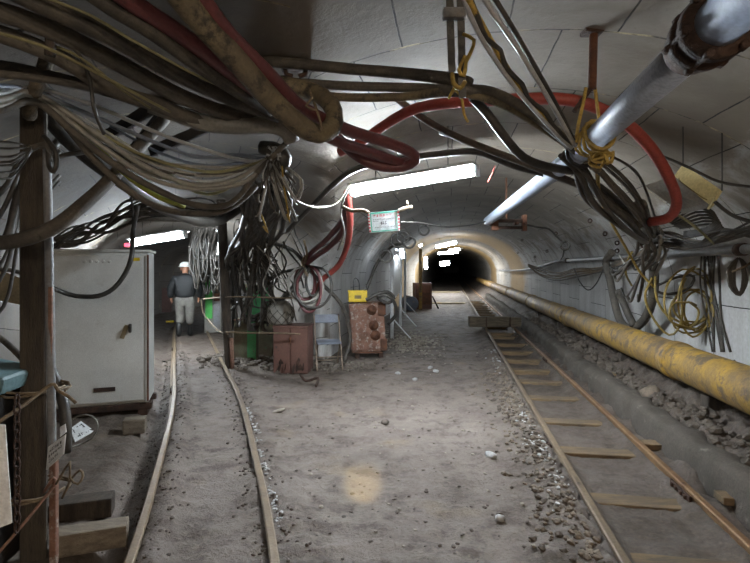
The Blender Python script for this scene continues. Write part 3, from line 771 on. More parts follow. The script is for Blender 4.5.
o, f, Rz, w_, hh = crate('control_box', 'bright green fronted control box past the walking man', 'box', 205, 221, 278, 326, 12.0, .3, .35, 'sheet_grey', .05)
MB().box(f(.25, -.012, .62), (w_ * .42, .02, hh * .72), Rz, .006).build('front_panel', 'green_bright', o)
MB().box(f(.72, -.02, .76), (w_ * .34, .03, hh * .36), Rz, .006).build('junction_cover', 'rust', o)
MB().box(f(.72, -.012, .3), (w_ * .38, .02, hh * .5), Rz, .006).build('lower_panel', 'pipe_wall', o)
# sack in a rope net on the locker
c = P(280, 320, 7.85); z0 = .71
o = thing('netted_sack', (c.x, c.y, z0), 'pale round sack in a rope net on the red-brown locker', 'sack')
sk = MB().lathe((c.x, c.y, z0), (c.x, c.y, z0 + .4), [(0, .13), (.03, .19), (.14, .215), (.26, .2), (.34, .15), (.38, .08)], 22)
for v in sk.bm.verts: v.co += V((noise.noise(v.co * 4), noise.noise(v.co * 4 + V((9, 0, 0))), 0)) * .03
sk.build('sack_body', 'sheet_grey', o)
for k in range(10):
    for sg in (-1, 1):
        pts = []
        for i in range(9):
            t = i / 8; th = k * math.pi / 5 + sg * t * 1.5; rr = .215 * (1 - .35 * (t - .4) ** 2 * 4) + .012
            pts.append(V((c.x + rr * math.cos(th), c.y + rr * math.sin(th), z0 + .02 + t * .34)))
        MB().tube(pts, .005, 5).build('net_cord', 'rubber_dusty', o)

# folding chair
def chair():
    o = thing('folding_chair', P(330, 372, 7.75), 'battered grey folding chair against the pillar', 'chair')
    F, R = frame(P(317, 372, 7.75), .22)
    F0 = F; F = lambda x, y, z: V((F0(x, y, 0).x, F0(x, y, 0).y, z))
    sb = MB().box(F(.2, .2, .42), (.38, .36, .035), R, .014, 3)
    sb.build('seat', 'chair_grey', o)
    MB().box(F(.2, .43, .77), (.4, .03, .14), R @ Matrix.Rotation(-.15, 3, 'X'), .012, 3).build('backrest', 'chair_grey', o)
    for x in (0, .4):
        MB().tube(spline([F(x, -.02, .0), F(x, .14, .3), F(x, .3, .56), F(x, .44, .84)]), .012, 8).build('leg', 'chair_steel', o)
        MB().tube(spline([F(x + (.025 if x == 0 else -.025), .44, .0), F(x + (.025 if x == 0 else -.025), .1, .42)]), .011, 8).build('leg', 'chair_steel', o)
    MB().tube([F(0, .08, .2), F(.4, .08, .2)], .009, 6).build('stretcher', 'chair_steel', o)
    MB().tube([F(.025, .36, .1), F(.375, .36, .1)], .009, 6).build('stretcher', 'chair_steel', o)
chair()

# rusty switch box with three round covers
F, R = frame(P(352, 357, 8.9), .02)
ox = P(352, 357, 8.9).x
F0, R = frame((ox, 8.9, 0), .04); Rt = R @ Matrix.Rotation(math.radians(4), 3, 'Y').inverted()
sl = lambda z: -.0 - (z * .06)                    # leans a little
F = lambda x, y, z: F0(x + sl(z), y, z)
sb = thing('switch_box', F(.3, .2, 0), 'rusty upright switch box with three round covers in front of the pillar', 'switchgear')
MB().box(F(.31, .2, .54), (.62, .4, .88), R @ Matrix.Rotation(-.06, 3, 'Y'), .02, 3).build('body', 'rust_paint', sb)
MB().box(F(.24, -.012, .54), (.44, .03, .8), R @ Matrix.Rotation(-.06, 3, 'Y'), .01).build('front_plate', 'rust_paint', sb)
for i, zz in enumerate((.85, .58, .4)):
    k = MB().lathe(F(.4 + .02 * i, .0, zz), F(.4 + .02 * i, -.1, zz), [(0, .09), (.03, .09), (.035, .075), (.06, .07), (.065, .03), (.09, .03)], 18).build('round_cover', 'rust', sb)
    MB().box(F(.4 + .02 * i, -.1, zz), (.1, .02, .025), R @ Matrix.Rotation(.5 + i, 3, 'Y'), .006).build('turn_bar', 'rust', k)
for zz, wd in ((.86, .14), (.24, .12)): MB().box(F(.58, -.02, zz), (wd, .07, .2), R, .012).build('cable_gland', 'rust', sb)
for xx in (.1, .52): MB().box(F(xx, .2, .04), (.08, .44, .1), R, .01).build('skid_foot', 'rust_dark', sb)
MB().box(F(.3, -.03, .1), (.5, .04, .03), R, .005).build('kick_bar', 'rust', sb)
F1 = F
yb = thing('transformer_box', F1(.14, .2, 1.0), 'small bright yellow box sitting on the rusty switch box', 'box')
MB().box(F1(.17, .18, 1.085), (.34, .26, .19), R, .012).build('body', 'yellow_box', yb)
MB().box(F1(.17, .18, 1.185), (.35, .27, .02), R, .006).build('lid', 'yellow_box', yb)
MB().tube(spline([F1(.1, .18, 1.19), F1(.1, .18, 1.33), F1(.14, .18, 1.42), F1(.2, .18, 1.36), F1(.21, .18, 1.19)], .03), .008, 6).build('carry_loop', 'black_metal', yb)
MB().box(F1(.17, .045, 1.08), (.12, .006, .06), R, .002).build('nameplate', 'wire_yellow', yb)

# white railing with a board
rl = thing('white_railing', P(400, 330, 13), 'white painted posts with a board at the mouth of the sleepered tunnel', 'railing')
pb = [(392, 245, 335, 11.3), (400.5, 250, 325, 13.8), (405, 252, 314, 17)]
tops = []
for px, y0, y1, D in pb:
    b_, t_ = P(px, y1, D), P(px, y0, D); b_.z = -.02
    MB().tube([b_, t_], .042, 10).build('post', 'white_post', rl); tops.append(t_)
    MB().tube([b_ + V((.45, -.1, 0)), b_ + V((0, 0, .5))], .015, 6).build('brace', 'white_post', rl)
MB().tube([tops[0] - V((0, 0, .06)), tops[1] - V((0, 0, .05)), tops[2]], .03, 8).build('top_rail', 'white_post', rl)
q0, q1 = P(393, 300, 11.4), P(399.5, 291, 13.7); q2, q3 = P(400, 254, 13.7), P(393, 256, 11.4)
MB().slab([q0, q1, q2, q3], .02).build('board', 'sign_white', rl)
o, f, Rz, w_, hh = crate('rust_cabinet', 'rust-brown cabinet far off beside the blue-grey drum', 'cabinet', 414.5, 432, 283, 309, 19.5, .6, .05, 'redbrown_box', 0)
MB().box(f(.5, -.015, .55), (w_ * .8, .03, hh * .75), Rz, .01).build('door', 'rust', o)
MB().tube([f(1.02, -.02, .5), f(1.35, -.1, .02)], .03, 6).build('prop_bar', 'black_metal', o)
c = P(411.5, 299, 18.5); c.z = .25
o = thing('drum', (c.x, c.y + .3, 0), 'blue-grey drum lying on its side by the rust-brown cabinet', 'drum')
MB().lathe(c + V((0, 0, .03)), c + V((-.1, .7, .03)), [(0, .25), (.02, .27), (.06, .255), (.3, .255), (.32, .265), (.34, .255), (.66, .255), (.7, .27)], 22).build('drum_body', 'drum', o)
MB().lathe(c + V((.08, -.02, .1)), c + V((.08, .02, .1)), [(0, .04), (.04, .04)], 12).build('bung', 'pipe_wall', o)
b_ = P(420.5, 300, 19); b_.z = 0; t_ = P(420.5, 249, 19)
tag(MB().box((b_.x, b_.y, t_.z / 2), (.12, .12, t_.z), None, .01).build('yellow_post', 'yellow_pipe'), 'tall yellow post beside the upright lamp far off', 'post')
for i, (py, w_) in enumerate(((303, 2.1), (292, 2.3))):  # patches of yellow-lit floor, built as tan boards
    g = G(444, py, .03)
    tag(MB().box((g.x - .1, g.y, .035), (w_, .5, .05), RZ(-.1), .01).build('lit_floor_strip', 'beige'), ['wide tan strip standing in for yellow-lit floor, nearer of two', 'wide tan strip standing in for yellow-lit floor, farther of two'][i], 'plank', 'yellow-lit strips on the far tunnel floor')
# notice board under the central lamp
D = 5.0
qs = [P(369.5, 233, D), P(400, 230.5, D), P(399, 210, D), P(367.5, 213, D)]
nb = thing('notice_board', sum(qs, V()) / 4, 'white notice board with green border and red edging under the central lamp', 'sign')
MB().slab(qs, -.012).build('panel', 'sign_white', nb)
at = lambda u, v: (qs[0].lerp(qs[1], u)).lerp(qs[3].lerp(qs[2], u), v) + V((0, -.003, 0))
bd = MB()
for u0, v0, u1, v1 in ((.07, .92, .93, .985), (.07, .03, .93, .075), (.07, .03, .105, .985), (.9, .03, .925, .985)): bd.slab([at(u0, v0), at(u1, v0), at(u1, v1), at(u0, v1)], .001)
bd.build('green_border', 'sign_green', nb)
for u0, u1 in ((.0, .055), (.945, 1.0)):
    rd = MB()
    for k in range(6): rd.slab([at(u0, .05 + k * .16), at(u1, .05 + k * .16), at(u1, .13 + k * .16), at(u0, .13 + k * .16)], .001)
    rd.build('red_edging', 'ink_red', nb)
strokes(MB(), qs, [(.76, .12, .18, .55, 4), (.8, .05, .58, .75, 4)], .004, 3).build('red_lettering', 'ink_red', nb)
strokes(MB(), qs, [(.36, .15, .36, .62, 3)], .004, 5).build('large_lettering', 'ink', nb)
strokes(MB(), qs, [(.6, .06, .15, .85, 12), (.52, .05, .15, .32, 4), (.2, .06, .2, .86, 14)], .004, 6).build('small_lettering', 'pipe_wall', nb)
tag(MB().tube(spline([P(343, 207, 5.05), P(352, 211, 5.0), P(362, 210, 5.0), P(369, 213, 4.99)]), .018, 8).build('sign_bracket', 'rope_tan'), 'tan bracket arm holding the notice board by the maroon hoses', 'bracket')
tag(MB().tube(spline([P(399, 211, 4.99), P(406, 208, 5.0), P(412, 207, 5.02)]), .018, 8).tube([P(408, 207, 5.02), P(407, 201, 5.0)], .01, 6).build('sign_bracket', 'rope_tan'), 'tan rope toggle tying the free side of the notice board', 'bracket')

# cream and grey sheet under the ceiling
D = 3.9
a_, b_, c_, d_ = P(674, 176, D), P(712, 207, 3.7), P(722, 191, 3.65), P(683, 164, 3.85)
cs = thing('lamp_reflector', (a_ + c_) / 2, 'cream fronted grey sheet-metal hood hung under the ceiling beside the red hose', 'hood')
MB().slab([a_, b_, c_, d_], -.012).build('cream_face', 'cream', cs)
MB().slab([P(645, 186, 4.1), P(683, 214, 4.0), b_, a_], -.012).build('grey_face', 'sheet_grey', cs)
MB().slab([P(709, 209.5, 3.7), P(712.5, 207, 3.7), P(722.5, 191, 3.65), P(719, 189, 3.66)], -.02).build('end_flap', 'cream', cs)
MB().tube(spline([P(679, 178, 3.86), P(681, 182, 3.83), P(700, 196, 3.72), P(707, 200, 3.7)]), .004, 5).build('seam_wire', 'wire_yellow', cs)
for q in (d_, c_):
    z = q.z
    while inside((q.x, q.y, z)): z += .02
    MB().tube([q, V((q.x, q.y, z))], .005, 5).build('hanging_wire', 'rubber', cs)

# hangers from the ceiling
def ceil_z(x, y):
    z = 1.9
    while inside((x, y, z)) and z < 3.3: z += .01
    return z
D = 3.0
hk = thing('hose_hanger', P(297, 20, D), 'rusty double hook hanger bolted to the ceiling over the dark cables', 'hanger')
tpt = P(297, 58, D)
MB().tube([V((tpt.x, D, ceil_z(tpt.x, D) + .02)), tpt], .02, 8).build('stem', 'rust_dark', hk)
MB().box((tpt.x, D, ceil_z(tpt.x, D) - .01), (.2, .12, .03), None, .006).build('ceiling_plate', 'rust_dark', hk)
for sg in (-1, 1):
    MB().tube(spline([tpt + V((0, 0, .03)), tpt + V((sg * .05, -.02, -.01)), tpt + V((sg * .065, -.05, -.06)), tpt + V((sg * .055, -.05, -.115)), tpt + V((sg * .02, -.04, -.125))], .02), .014, 8).build('hook', 'rust_dark', hk)
D = 2.9
rd_ = thing('hanger_rod', P(593, 52, D), 'rusty rod bolted to the ceiling above the overhead pipe', 'rod')
tpt = P(592, 90, D)
MB().tube([V((tpt.x + .01, D, ceil_z(tpt.x, D) + .02)), tpt], .024, 10).build('stem', 'rust', rd_)
MB().box((tpt.x, D, ceil_z(tpt.x, D) - .0), (.11, .09, .03), None, .008).build('ceiling_plate', 'rust_dark', rd_)
MB().tube(spline([tpt + V((0, 0, .02)), tpt + V((-.05, 0, -.05)), tpt + V((-.11, -.02, -.13))], .02), .014, 8).build('hook', 'rust_dark', rd_)
# twin straps at the top
D = 2.45
st = thing('strap_hanger', P(455, 20, D), 'pair of black straps hanging from the ceiling holding the brown cables', 'hanger')
for px in (449, 459.5):
    a_ = P(px, 0, D); a_.z = ceil_z(a_.x, D) + .01
    MB().sweep(spline([a_, P(px + 1, 12, D), P(px + 2, 45, D + .02), P(px + 3, 72 if px < 455 else 98, D + .03)], .05), [(-.018, -.004), (.018, -.004), (.018, .004), (-.018, .004)], up=V((0, 1, 0))).build('strap', 'rubber', st)
MB().box(P(454, 14, D - .02), (.11, .05, .05), None, .01).build('clamp', 'pipe_wall', st)
MB().tube(spline([P(452, 74, D - .02), P(454, 84, D - .05), P(460, 88, D - .05), P(465, 82, D - .03)], .02), .012, 8).build('hook', 'wire_yellow', st)
# eye bolts in the lining
i = 0
where = ['beside the wire coil', 'below the pipe bracket', 'over the wall pipe clamp', 'above the yellow cord', 'under the overhead pipe', 'on the curve of the arch', 'past the pipe bracket', 'near the far arch', 'up by the black cables', 'over the white wall']
for px, py in ((590, 219), (522, 239), (617, 249), (617, 241), (556, 232), (547, 250), (518, 252), (535, 256), (605, 232), (640, 245)):
    c = LN(px, py, .0); q = LN(px, py, .14)
    e = thing('eye_bolt', c, 'small dark eye bolt in the white lining, ' + where[i], 'bolt', 'eye bolts in the lining'); i += 1
    MB().tube([c, q], .014, 6).build('shank', 'rust_dark', e)
    MB().tube([q + V((.03 * math.cos(t * .55), 0, -.03 + .03 * math.sin(t * .55))) for t in range(13)], .01, 6, cap=False).build('eye', 'rust_dark', e)
# ------------------------------------------------------------------ hoses and cables
C = cable
G1 = 'thick dusty cables sweeping overhead'
C('thick_cable', 'topmost broad brown cable sweeping in from the upper corner above the timber post', 'cable', [(-60, 0, 1.9), (0, 12, 2.0), (60, 34, 2.15), (120, 64, 2.35), (180, 96, 2.6), (240, 118, 2.85), (288, 131, 3.0)], .042, 'hose_brown', G1)
C('thick_cable', 'broad brown cable just under the topmost one, fading behind the thin grey bundle', 'cable', [(-60, 22, 2.0), (0, 34, 2.1), (60, 58, 2.25), (110, 88, 2.4), (160, 106, 2.6), (205, 122, 2.8), (262, 128, 3.0)], .04, 'hose_brown', G1)
C('thick_cable', 'black dusty cable with an olive wire along it crossing the upper corner', 'cable', [(-30, -30, 1.8), (40, 4, 1.95), (110, 36, 2.1), (170, 70, 2.3), (225, 96, 2.55), (278, 116, 2.8)], .04, 'rubber_dusty', G1)
C('thick_cable', 'dark cable running just below the tan looped hose', 'cable', [(60, -30, 1.8), (110, 6, 1.9), (150, 30, 2.0), (200, 66, 2.2), (240, 92, 2.4), (272, 110, 2.65)], .036, 'rubber_dusty', G1)
C('thick_cable', 'blackish cable lying lowest under the brown sweep near the tie strap', 'cable', [(-60, 62, 2.3), (0, 66, 2.4), (50, 76, 2.5), (110, 92, 2.6), (150, 105, 2.7), (200, 116, 2.85)], .03, 'rubber_dusty', G1)
C('thick_cable', 'grey-brown cable sagging across the tie strap level', 'cable', [(-60, 72, 2.05), (0, 74, 2.15), (60, 82, 2.3), (120, 94, 2.5), (190, 103, 2.7), (240, 110, 2.9), (290, 124, 3.0)], .018, 'hose_brown', G1)
C('ribbed_hose', 'thick grey ribbed hose ending in a shiny sleeve over the cable knot', 'hose', [(150, 104, 2.65), (175, 113, 2.7), (205, 123, 2.8), (240, 126, 2.85), (268, 125, 2.9), (286, 131, 2.92), (292, 142, 2.95)], .048, 'hose_grey')
C('olive_wire', 'thin olive wire following the black cable in the upper corner', 'wire', [(20, -12, 1.85), (90, 15, 1.95), (125, 36, 2.02), (190, 72, 2.2), (235, 93, 2.4), (262, 106, 2.6)], .006, 'cable_olive')
C('olive_wire', 'thin olive wire lying between the two broad brown cables', 'wire', [(-20, 28, 1.95), (40, 45, 2.0), (80, 64, 2.1), (125, 88, 2.25), (170, 112, 2.5)], .007, 'cable_olive')
C('olive_wire', 'thin olive wire dipping past the hook over the tie strap', 'wire', [(-20, 34, 2.2), (30, 40, 2.2), (70, 52, 2.2), (100, 72, 2.2), (122, 90, 2.3), (150, 108, 2.5)], .006, 'cable_olive')
C('maroon_hose', 'dark maroon hose running under the tan looped hose from the top', 'hose', [(70, -50, 1.7), (120, -6, 1.85), (165, 24, 2.0), (205, 52, 2.15), (240, 80, 2.35), (290, 112, 2.6), (330, 138, 2.9), (372, 153, 3.2), (402, 163, 3.35), (413, 157, 3.4)], .036, 'hose_maroon')
C('looped_hose', 'fat tan hose that loops back on itself at its low end', 'hose', [(140, -60, 1.6), (190, 8, 1.85), (232, 55, 2.05), (268, 96, 2.25), (298, 124, 2.4), (318, 134, 2.5), (332, 127, 2.6), (334, 112, 2.7), (324, 98, 2.8), (308, 90, 2.9), (280, 84, 2.9)], .05, 'hose_tan', n=12)
C('maroon_hose', 'red hose beside the fat tan hose that bends over above the tube lamp', 'hose', [(160, -70, 1.65), (200, -4, 1.85), (228, 34, 2.0), (268, 74, 2.25), (302, 108, 2.5), (345, 129, 2.85), (385, 142, 3.1), (410, 152, 3.25), (415, 160, 3.3), (402, 167, 3.35), (375, 165, 3.3), (352, 152, 3.3), (336, 136, 3.4)], .036, 'hose_maroon', n=10)
C('red_hose', 'red hose arching across the ceiling and dropping bright beside the cream hood', 'hose', [(340, 152, 3.8), (358, 144, 3.7), (382, 127, 3.55), (412, 110, 3.4), (450, 103, 3.25), (505, 100, 3.1), (560, 99, 3.0), (598, 108, 3.0), (632, 128, 3.1), (658, 158, 3.3), (674, 190, 3.5), (676, 207, 3.6), (668, 218, 3.7), (650, 222, 3.85)], .036, 'hose_red', n=12)
C('dark_cable', 'black cable held by the double hook hanger across the ceiling', 'cable', [(235, 66, 2.95), (262, 62, 2.95), (300, 64, 2.95), (350, 69, 2.9), (400, 73, 2.85), (452, 79, 2.6), (470, 84, 2.6)], .034, 'rubber_dusty')
C('brown_cable', 'brown cable under the black one, passing behind the strap hanger', 'cable', [(270, 80, 3.0), (300, 83, 3.0), (350, 86, 2.95), (420, 88, 2.8), (455, 90, 2.6), (492, 92, 2.65), (530, 112, 2.75), (560, 136, 2.85), (585, 158, 3.0)], .028, 'hose_brown')
C('brown_cable', 'lowest brown cable behind the strap hanger, sagging toward the yellow lashing', 'cable', [(280, 92, 3.0), (340, 97, 3.0), (400, 97, 2.85), (456, 92, 2.62), (500, 103, 2.7), (540, 126, 2.85), (575, 150, 2.95), (598, 170, 3.1)], .026, 'hose_tan')
C('black_strap', 'flat-looking black cable dropping from the brown cables to the overhead pipe', 'cable', [(472, 97, 2.75), (486, 112, 2.8), (503, 135, 2.85), (522, 156, 2.95), (545, 166, 3.05), (580, 172, 3.2)], .026, 'rubber')
C('brown_cable', 'long dusty cable passing behind the lamp end toward the wall bundle', 'cable', [(392, 95, 3.7), (420, 116, 3.65), (455, 136, 3.6), (500, 154, 3.55), (550, 173, 3.5), (600, 196, 3.6), (640, 226, 3.9)], .026, 'hose_brown')
C('black_cable', 'sagging black cable close above the lit end of the tube lamp', 'cable', [(286, 232, 6.0), (312, 206, 5.6), (334, 184, 5.0), (356, 169, 4.7), (390, 161, 4.4), (440, 154, 4.1), (478, 152, 3.9), (515, 166, 3.8), (560, 178, 3.7), (612, 198, 3.8), (645, 224, 4.0)], .028, 'rubber')
C('black_cable', 'black cable above the sagging one, meeting it under the overhead pipe', 'cable', [(440, 132, 3.9), (480, 146, 3.8), (520, 162, 3.7), (562, 168, 3.55), (600, 186, 3.6), (634, 216, 3.8)], .02, 'rubber')
GB = 'dark cables bundled down to the wall clamp'
for i, (o1, o2, r, mt) in enumerate(((-12, 4, .024, 'rubber_dusty'), (0, -8, .02, 'hose_brown'), (-18, 12, .022, 'rubber'), (10, -16, .013, 'rubber_dusty'), (-6, 16, .014, 'rubber'), (22, -22, .009, 'rubber'), (4, 0, .012, 'hose_brown'), (-26, 8, .016, 'rubber'), (14, -6, .01, 'rubber'))):
    C('bundle_cable', 'dark cable in the bundle dropping from the yellow lashing to the wall clamp', 'cable', [(568 + o1 * .3, 152 + o2 * .4, 3.05), (590 + o1 * .6, 166 + o2 * .6, 3.15), (612 + o1, 192 + o2, 3.35), (634 + o1 * .6, 216 + o2, 3.65), (650 + o1 * .4, 238 + o2 * .3, 4.3)], r, mt, GB)
C('white_cable', 'shiny pale cable dropping steeply beside the yellow rope at the top', 'cable', [(455, -30, 2.0), (470, 15, 2.1), (490, 52, 2.25), (522, 96, 2.5), (560, 138, 2.75), (572, 148, 2.8)], .011, 'cable_silver')
C('white_cable', 'shiny pale cable dropping steeply to the lashing, farther from the yellow rope', 'cable', [(470, -30, 2.0), (490, 8, 2.1), (520, 52, 2.3), (548, 98, 2.55), (575, 146, 2.8)], .012, 'cable_silver')
C('black_wire', 'black wire tight between the two shiny pale cables', 'wire', [(476, -30, 2.05), (503, 12, 2.15), (530, 58, 2.35), (556, 104, 2.6), (577, 147, 2.82)], .011, 'rubber')
C('black_wire', 'wavy black wire twisted along the yellow rope at the top', 'wire', [(460, -25, 2.0), (478, 18, 2.12), (486, 38, 2.2), (500, 50, 2.28), (506, 68, 2.35), (522, 84, 2.45), (528, 98, 2.52), (545, 112, 2.62), (552, 124, 2.68), (570, 145, 2.8)], .012, 'rubber')
C('yellow_rope', 'yellow rope dropping steeply with the pale cables to the overhead pipe', 'rope', [(450, -40, 1.95), (468, -2, 2.05), (485, 30, 2.18), (502, 60, 2.33), (520, 88, 2.48), (545, 118, 2.66), (570, 145, 2.8)], .013, 'rope_yellow')
C('yellow_rope', 'short yellow rope looped down from the black strap hanger', 'rope', [(463, 34, 2.46), (474, 40, 2.44), (471, 52, 2.45), (466, 62, 2.45), (464, 76, 2.45), (459, 70, 2.46), (465, 56, 2.47)], .009, 'rope_yellow')
C('yellow_rope', 'yellow rope end dangling below the strap hanger', 'rope', [(456, 84, 2.46), (452, 92, 2.46), (449, 98, 2.47), (455, 90, 2.48), (462, 100, 2.5), (464, 114, 2.52), (468, 122, 2.54)], .007, 'rope_yellow')
# lashing round the overhead pipe
ls = thing('rope_lashing', bl(2.72), 'tangled yellow rope lashing wound round the overhead pipe', 'rope')
rnd = random.Random(3)
for k in range(5):
    yy = 2.62 + k * .035; pts = []
    for i in range(17):
        t = i / 16 * 2 * math.pi; rr = .082 + .006 * math.sin(3 * t + k)
        pts.append(bl(yy + .05 * math.sin(t + k)) + V((rr * math.cos(t), 0, rr * math.sin(t))))
    MB().tube(pts, .009, 6, cap=False).build('rope_turn', 'rope_yellow', ls)
for k in range(8):
    b0 = bl(2.62 + rnd.random() * .2) + V((0, 0, -.085)); pts = [b0 + V((rnd.uniform(-.02, .09), rnd.uniform(-.03, .05), rnd.uniform(-.06, .02))) for _ in range(5)]
    MB().tube(spline([b0] + pts, .02), .008, 6).build('rope_tail', 'rope_yellow', ls)
C('yellow_rope', 'yellow rope tie from the rusty ceiling rod to the overhead pipe', 'rope', [(586, 88, 2.9), (583, 104, 2.88), (578, 126, 2.82), (576, 142, 2.78)], .01, 'rope_yellow')
C('yellow_rope', 'yellow rope tie on the far side of the rusty ceiling rod', 'rope', [(595, 88, 2.9), (597, 104, 2.9), (600, 125, 2.92), (606, 150, 2.9), (600, 158, 2.85)], .01, 'rope_yellow')
cl = MB(); pts = [bl(2.98) + V((.095 * math.cos(t * .45), 0, .095 * math.sin(t * .45))) for t in range(15)]
tag(MB().tube(pts, .012, 8, cap=False).build('pipe_ring', 'black_metal'), 'black ring clip round the overhead pipe just past the yellow lashing', 'ring')

# the sagging bundle from tie strap to knot
GS = 'grey cables sagging from the tie strap to the knot'
kn = (272, 157, 3.25)
sag = [
 ('cable_silver', .012, [(-40, 92, 2.1), (0, 93, 2.3), (36, 88, 2.55), (100, 108, 2.7), (173, 139, 2.95), (247, 161, 3.2), kn], 'highest pale cable of the sagging bundle, nearly straight'),
 ('cable_blue', .012, [(-40, 84, 2.1), (0, 86, 2.3), (36, 92, 2.55), (100, 119, 2.7), (159, 144, 2.9), (197, 157, 3.05), (232, 155, 3.15), kn], 'slate-blue cable of the sagging bundle, second from its top'),
 ('hose_grey', .015, [(-40, 100, 2.1), (0, 100, 2.3), (36, 94, 2.53), (100, 136, 2.65), (144, 166, 2.8), (197, 186, 2.95), (236, 180, 3.05), (258, 166, 3.15), kn], 'fat grey cable through the middle of the sagging bundle'),
 ('hose_grey', .014, [(-40, 106, 2.1), (0, 106, 2.3), (36, 98, 2.52), (100, 145, 2.63), (150, 178, 2.76), (196, 189, 2.9), (240, 184, 3.0), (262, 168, 3.15), kn], 'fat grey cable pressed under the middle one in the sagging bundle'),
 ('hose_brown', .018, [(-40, 112, 2.1), (0, 111, 2.3), (36, 102, 2.5), (80, 138, 2.55), (129, 174, 2.65), (182, 201, 2.8), (217, 207, 2.9), (238, 198, 3.0), (256, 174, 3.1), kn], 'lowest fat cable of the sagging bundle, turning up sharply to the knot'),
 ('cable_lime', .016, [(60, 108, 2.6), (100, 150, 2.66), (129, 177, 2.73), (159, 197, 2.85), (185, 206, 2.95)], 'yellow-green cable in the sagging bundle'),
 ('hose_brown', .02, [(60, 118, 2.6), (95, 160, 2.64), (135, 195, 2.72), (173, 211, 2.85), (212, 213, 2.95), (236, 204, 3.05), (256, 186, 3.15)], 'brown cable hanging just under the yellow-green one'),
 ('cable_olive', .01, [(-30, 97, 2.15), (36, 96, 2.54), (90, 128, 2.66), (150, 158, 2.85), (210, 172, 3.05), (250, 165, 3.2), kn], 'olive cable among the grey ones in the sagging bundle'),
 ('cable_olive', .01, [(100, 128, 2.9), (150, 160, 3.0), (196, 192, 3.1), (225, 190, 3.15), (250, 172, 3.2), kn], 'olive cable turning up short in the back of the sagging bundle'),
 ('cable_silver', .009, [(130, 150, 3.0), (180, 172, 3.1), (222, 174, 3.2), (262, 160, 3.3)], 'thin pale cable at the back of the sagging bundle'),
 ('cable_blue', .009, [(110, 126, 3.0), (165, 155, 3.1), (212, 166, 3.2), (262, 158, 3.3)], 'thin slate cable at the back of the sagging bundle'),
]
for mt, r, pts, lb in sag: C('sagging_cable', lb, 'cable', pts, r, mt, GS)
rnd = random.Random(11)
for k in range(9):
    j = lambda a: rnd.uniform(-a, a)
    y0 = rnd.uniform(90, 108); d = rnd.uniform(0, 28)
    C('sagging_cable', 'thin dark grey cable packed inside the sagging bundle', 'cable', [(-30, y0 + j(4), 2.3), (36, 97 + j(6), 2.6), (95, 128 + d + j(5), 2.75), (150, 158 + d + j(5), 2.9), (205, 172 + d + j(6), 3.05), (248, 168 + d * .4 + j(4), 3.2), (272 + j(4), 158 + j(4), 3.28)], rnd.uniform(.006, .011), rnd.choice(['hose_grey', 'rubber_dusty', 'hose_grey', 'cable_silver']), GS)
# knot and hanging tails
kt = thing('cable_knot', P(276, 155, 3.25), 'dark taped knot where the sagging bundle is tied up', 'knot')
MB().tube(spline([P(262, 148, 3.25), P(275, 150, 3.22), P(284, 158, 3.22), P(278, 170, 3.25)], .02), .05, 8).build('knot_wrap', 'rubber', kt)
MB().tube(spline([P(270, 160, 3.18), P(281, 148, 3.16), P(288, 140, 3.2), P(286, 118, 3.3)], .03), .02, 8).build('tie_cord', 'hose_brown', kt)
for k in range(8):
    MB().tube(spline([P(274 + rnd.uniform(-8, 8), 152 + rnd.uniform(-6, 8), 3.2 + rnd.uniform(-.05, .05)) for _ in range(6)], .02), .007, 6).build('wire_turn', rnd.choice(['rubber', 'cable_silver']), kt)
GT = 'wire tails hanging from the cable knot'
for k in range(24):
    x0 = 268 + rnd.uniform(-4, 10); x1 = 272 + rnd.uniform(-14, 26); ln = rnd.uniform(22, 62)
    if k % 2:
        pts = [(x0, 158, 3.2), ((x0 + x1) / 2 - 2, 158 + ln * .5, 3.15), (x1, 158 + ln, 3.15), (x1 + 4, 158 + ln * .96, 3.17), (x1 + 6, 158 + ln * .55, 3.2), (x0 + 5, 162, 3.24)]
    else: pts = [(x0, 157, 3.2), (x0 + (x1 - x0) * .4, 158 + ln * .45, 3.16), (x1, 158 + ln, 3.16), (x1 + rnd.uniform(-4, 6), 162 + ln, 3.18)]
    C('wire_tail', 'thin wire tail dangling from the dark taped knot', 'wire', pts, rnd.choice([.005, .006, .008]), rnd.choice(['cable_silver', 'hose_grey', 'rubber', 'hose_grey', 'rubber_dusty']), GT, n=6, step=.04)
C('yellow_tie', 'thin yellow tie hanging low among the wire tails', 'wire', [(261, 214, 3.2), (265, 224, 3.2), (268, 233, 3.2), (263, 226, 3.2)], .006, 'rope_yellow', n=6)
C('yellow_tie', 'frayed yellow tie to the side of the wire tails', 'wire', [(282, 166, 3.15), (284, 186, 3.15), (288, 212, 3.15), (290, 222, 3.15), (287, 214, 3.15)], .006, 'rope_yellow', n=6)
C('pale_wire', 'long pale wire looping from the knot out to the maroon hoses', 'wire', [(278, 160, 3.3), (286, 190, 3.6), (302, 203, 4.0), (320, 208, 4.4), (338, 202, 4.8), (350, 184, 5.0)], .005, 'cable_olive', n=6)
C('pale_wire', 'pale wire falling from the knot, short of the olive one', 'wire', [(277, 158, 3.3), (284, 182, 3.5), (296, 200, 3.8), (312, 206, 4.1), (330, 206, 4.5)], .004, 'hose_grey', n=6)
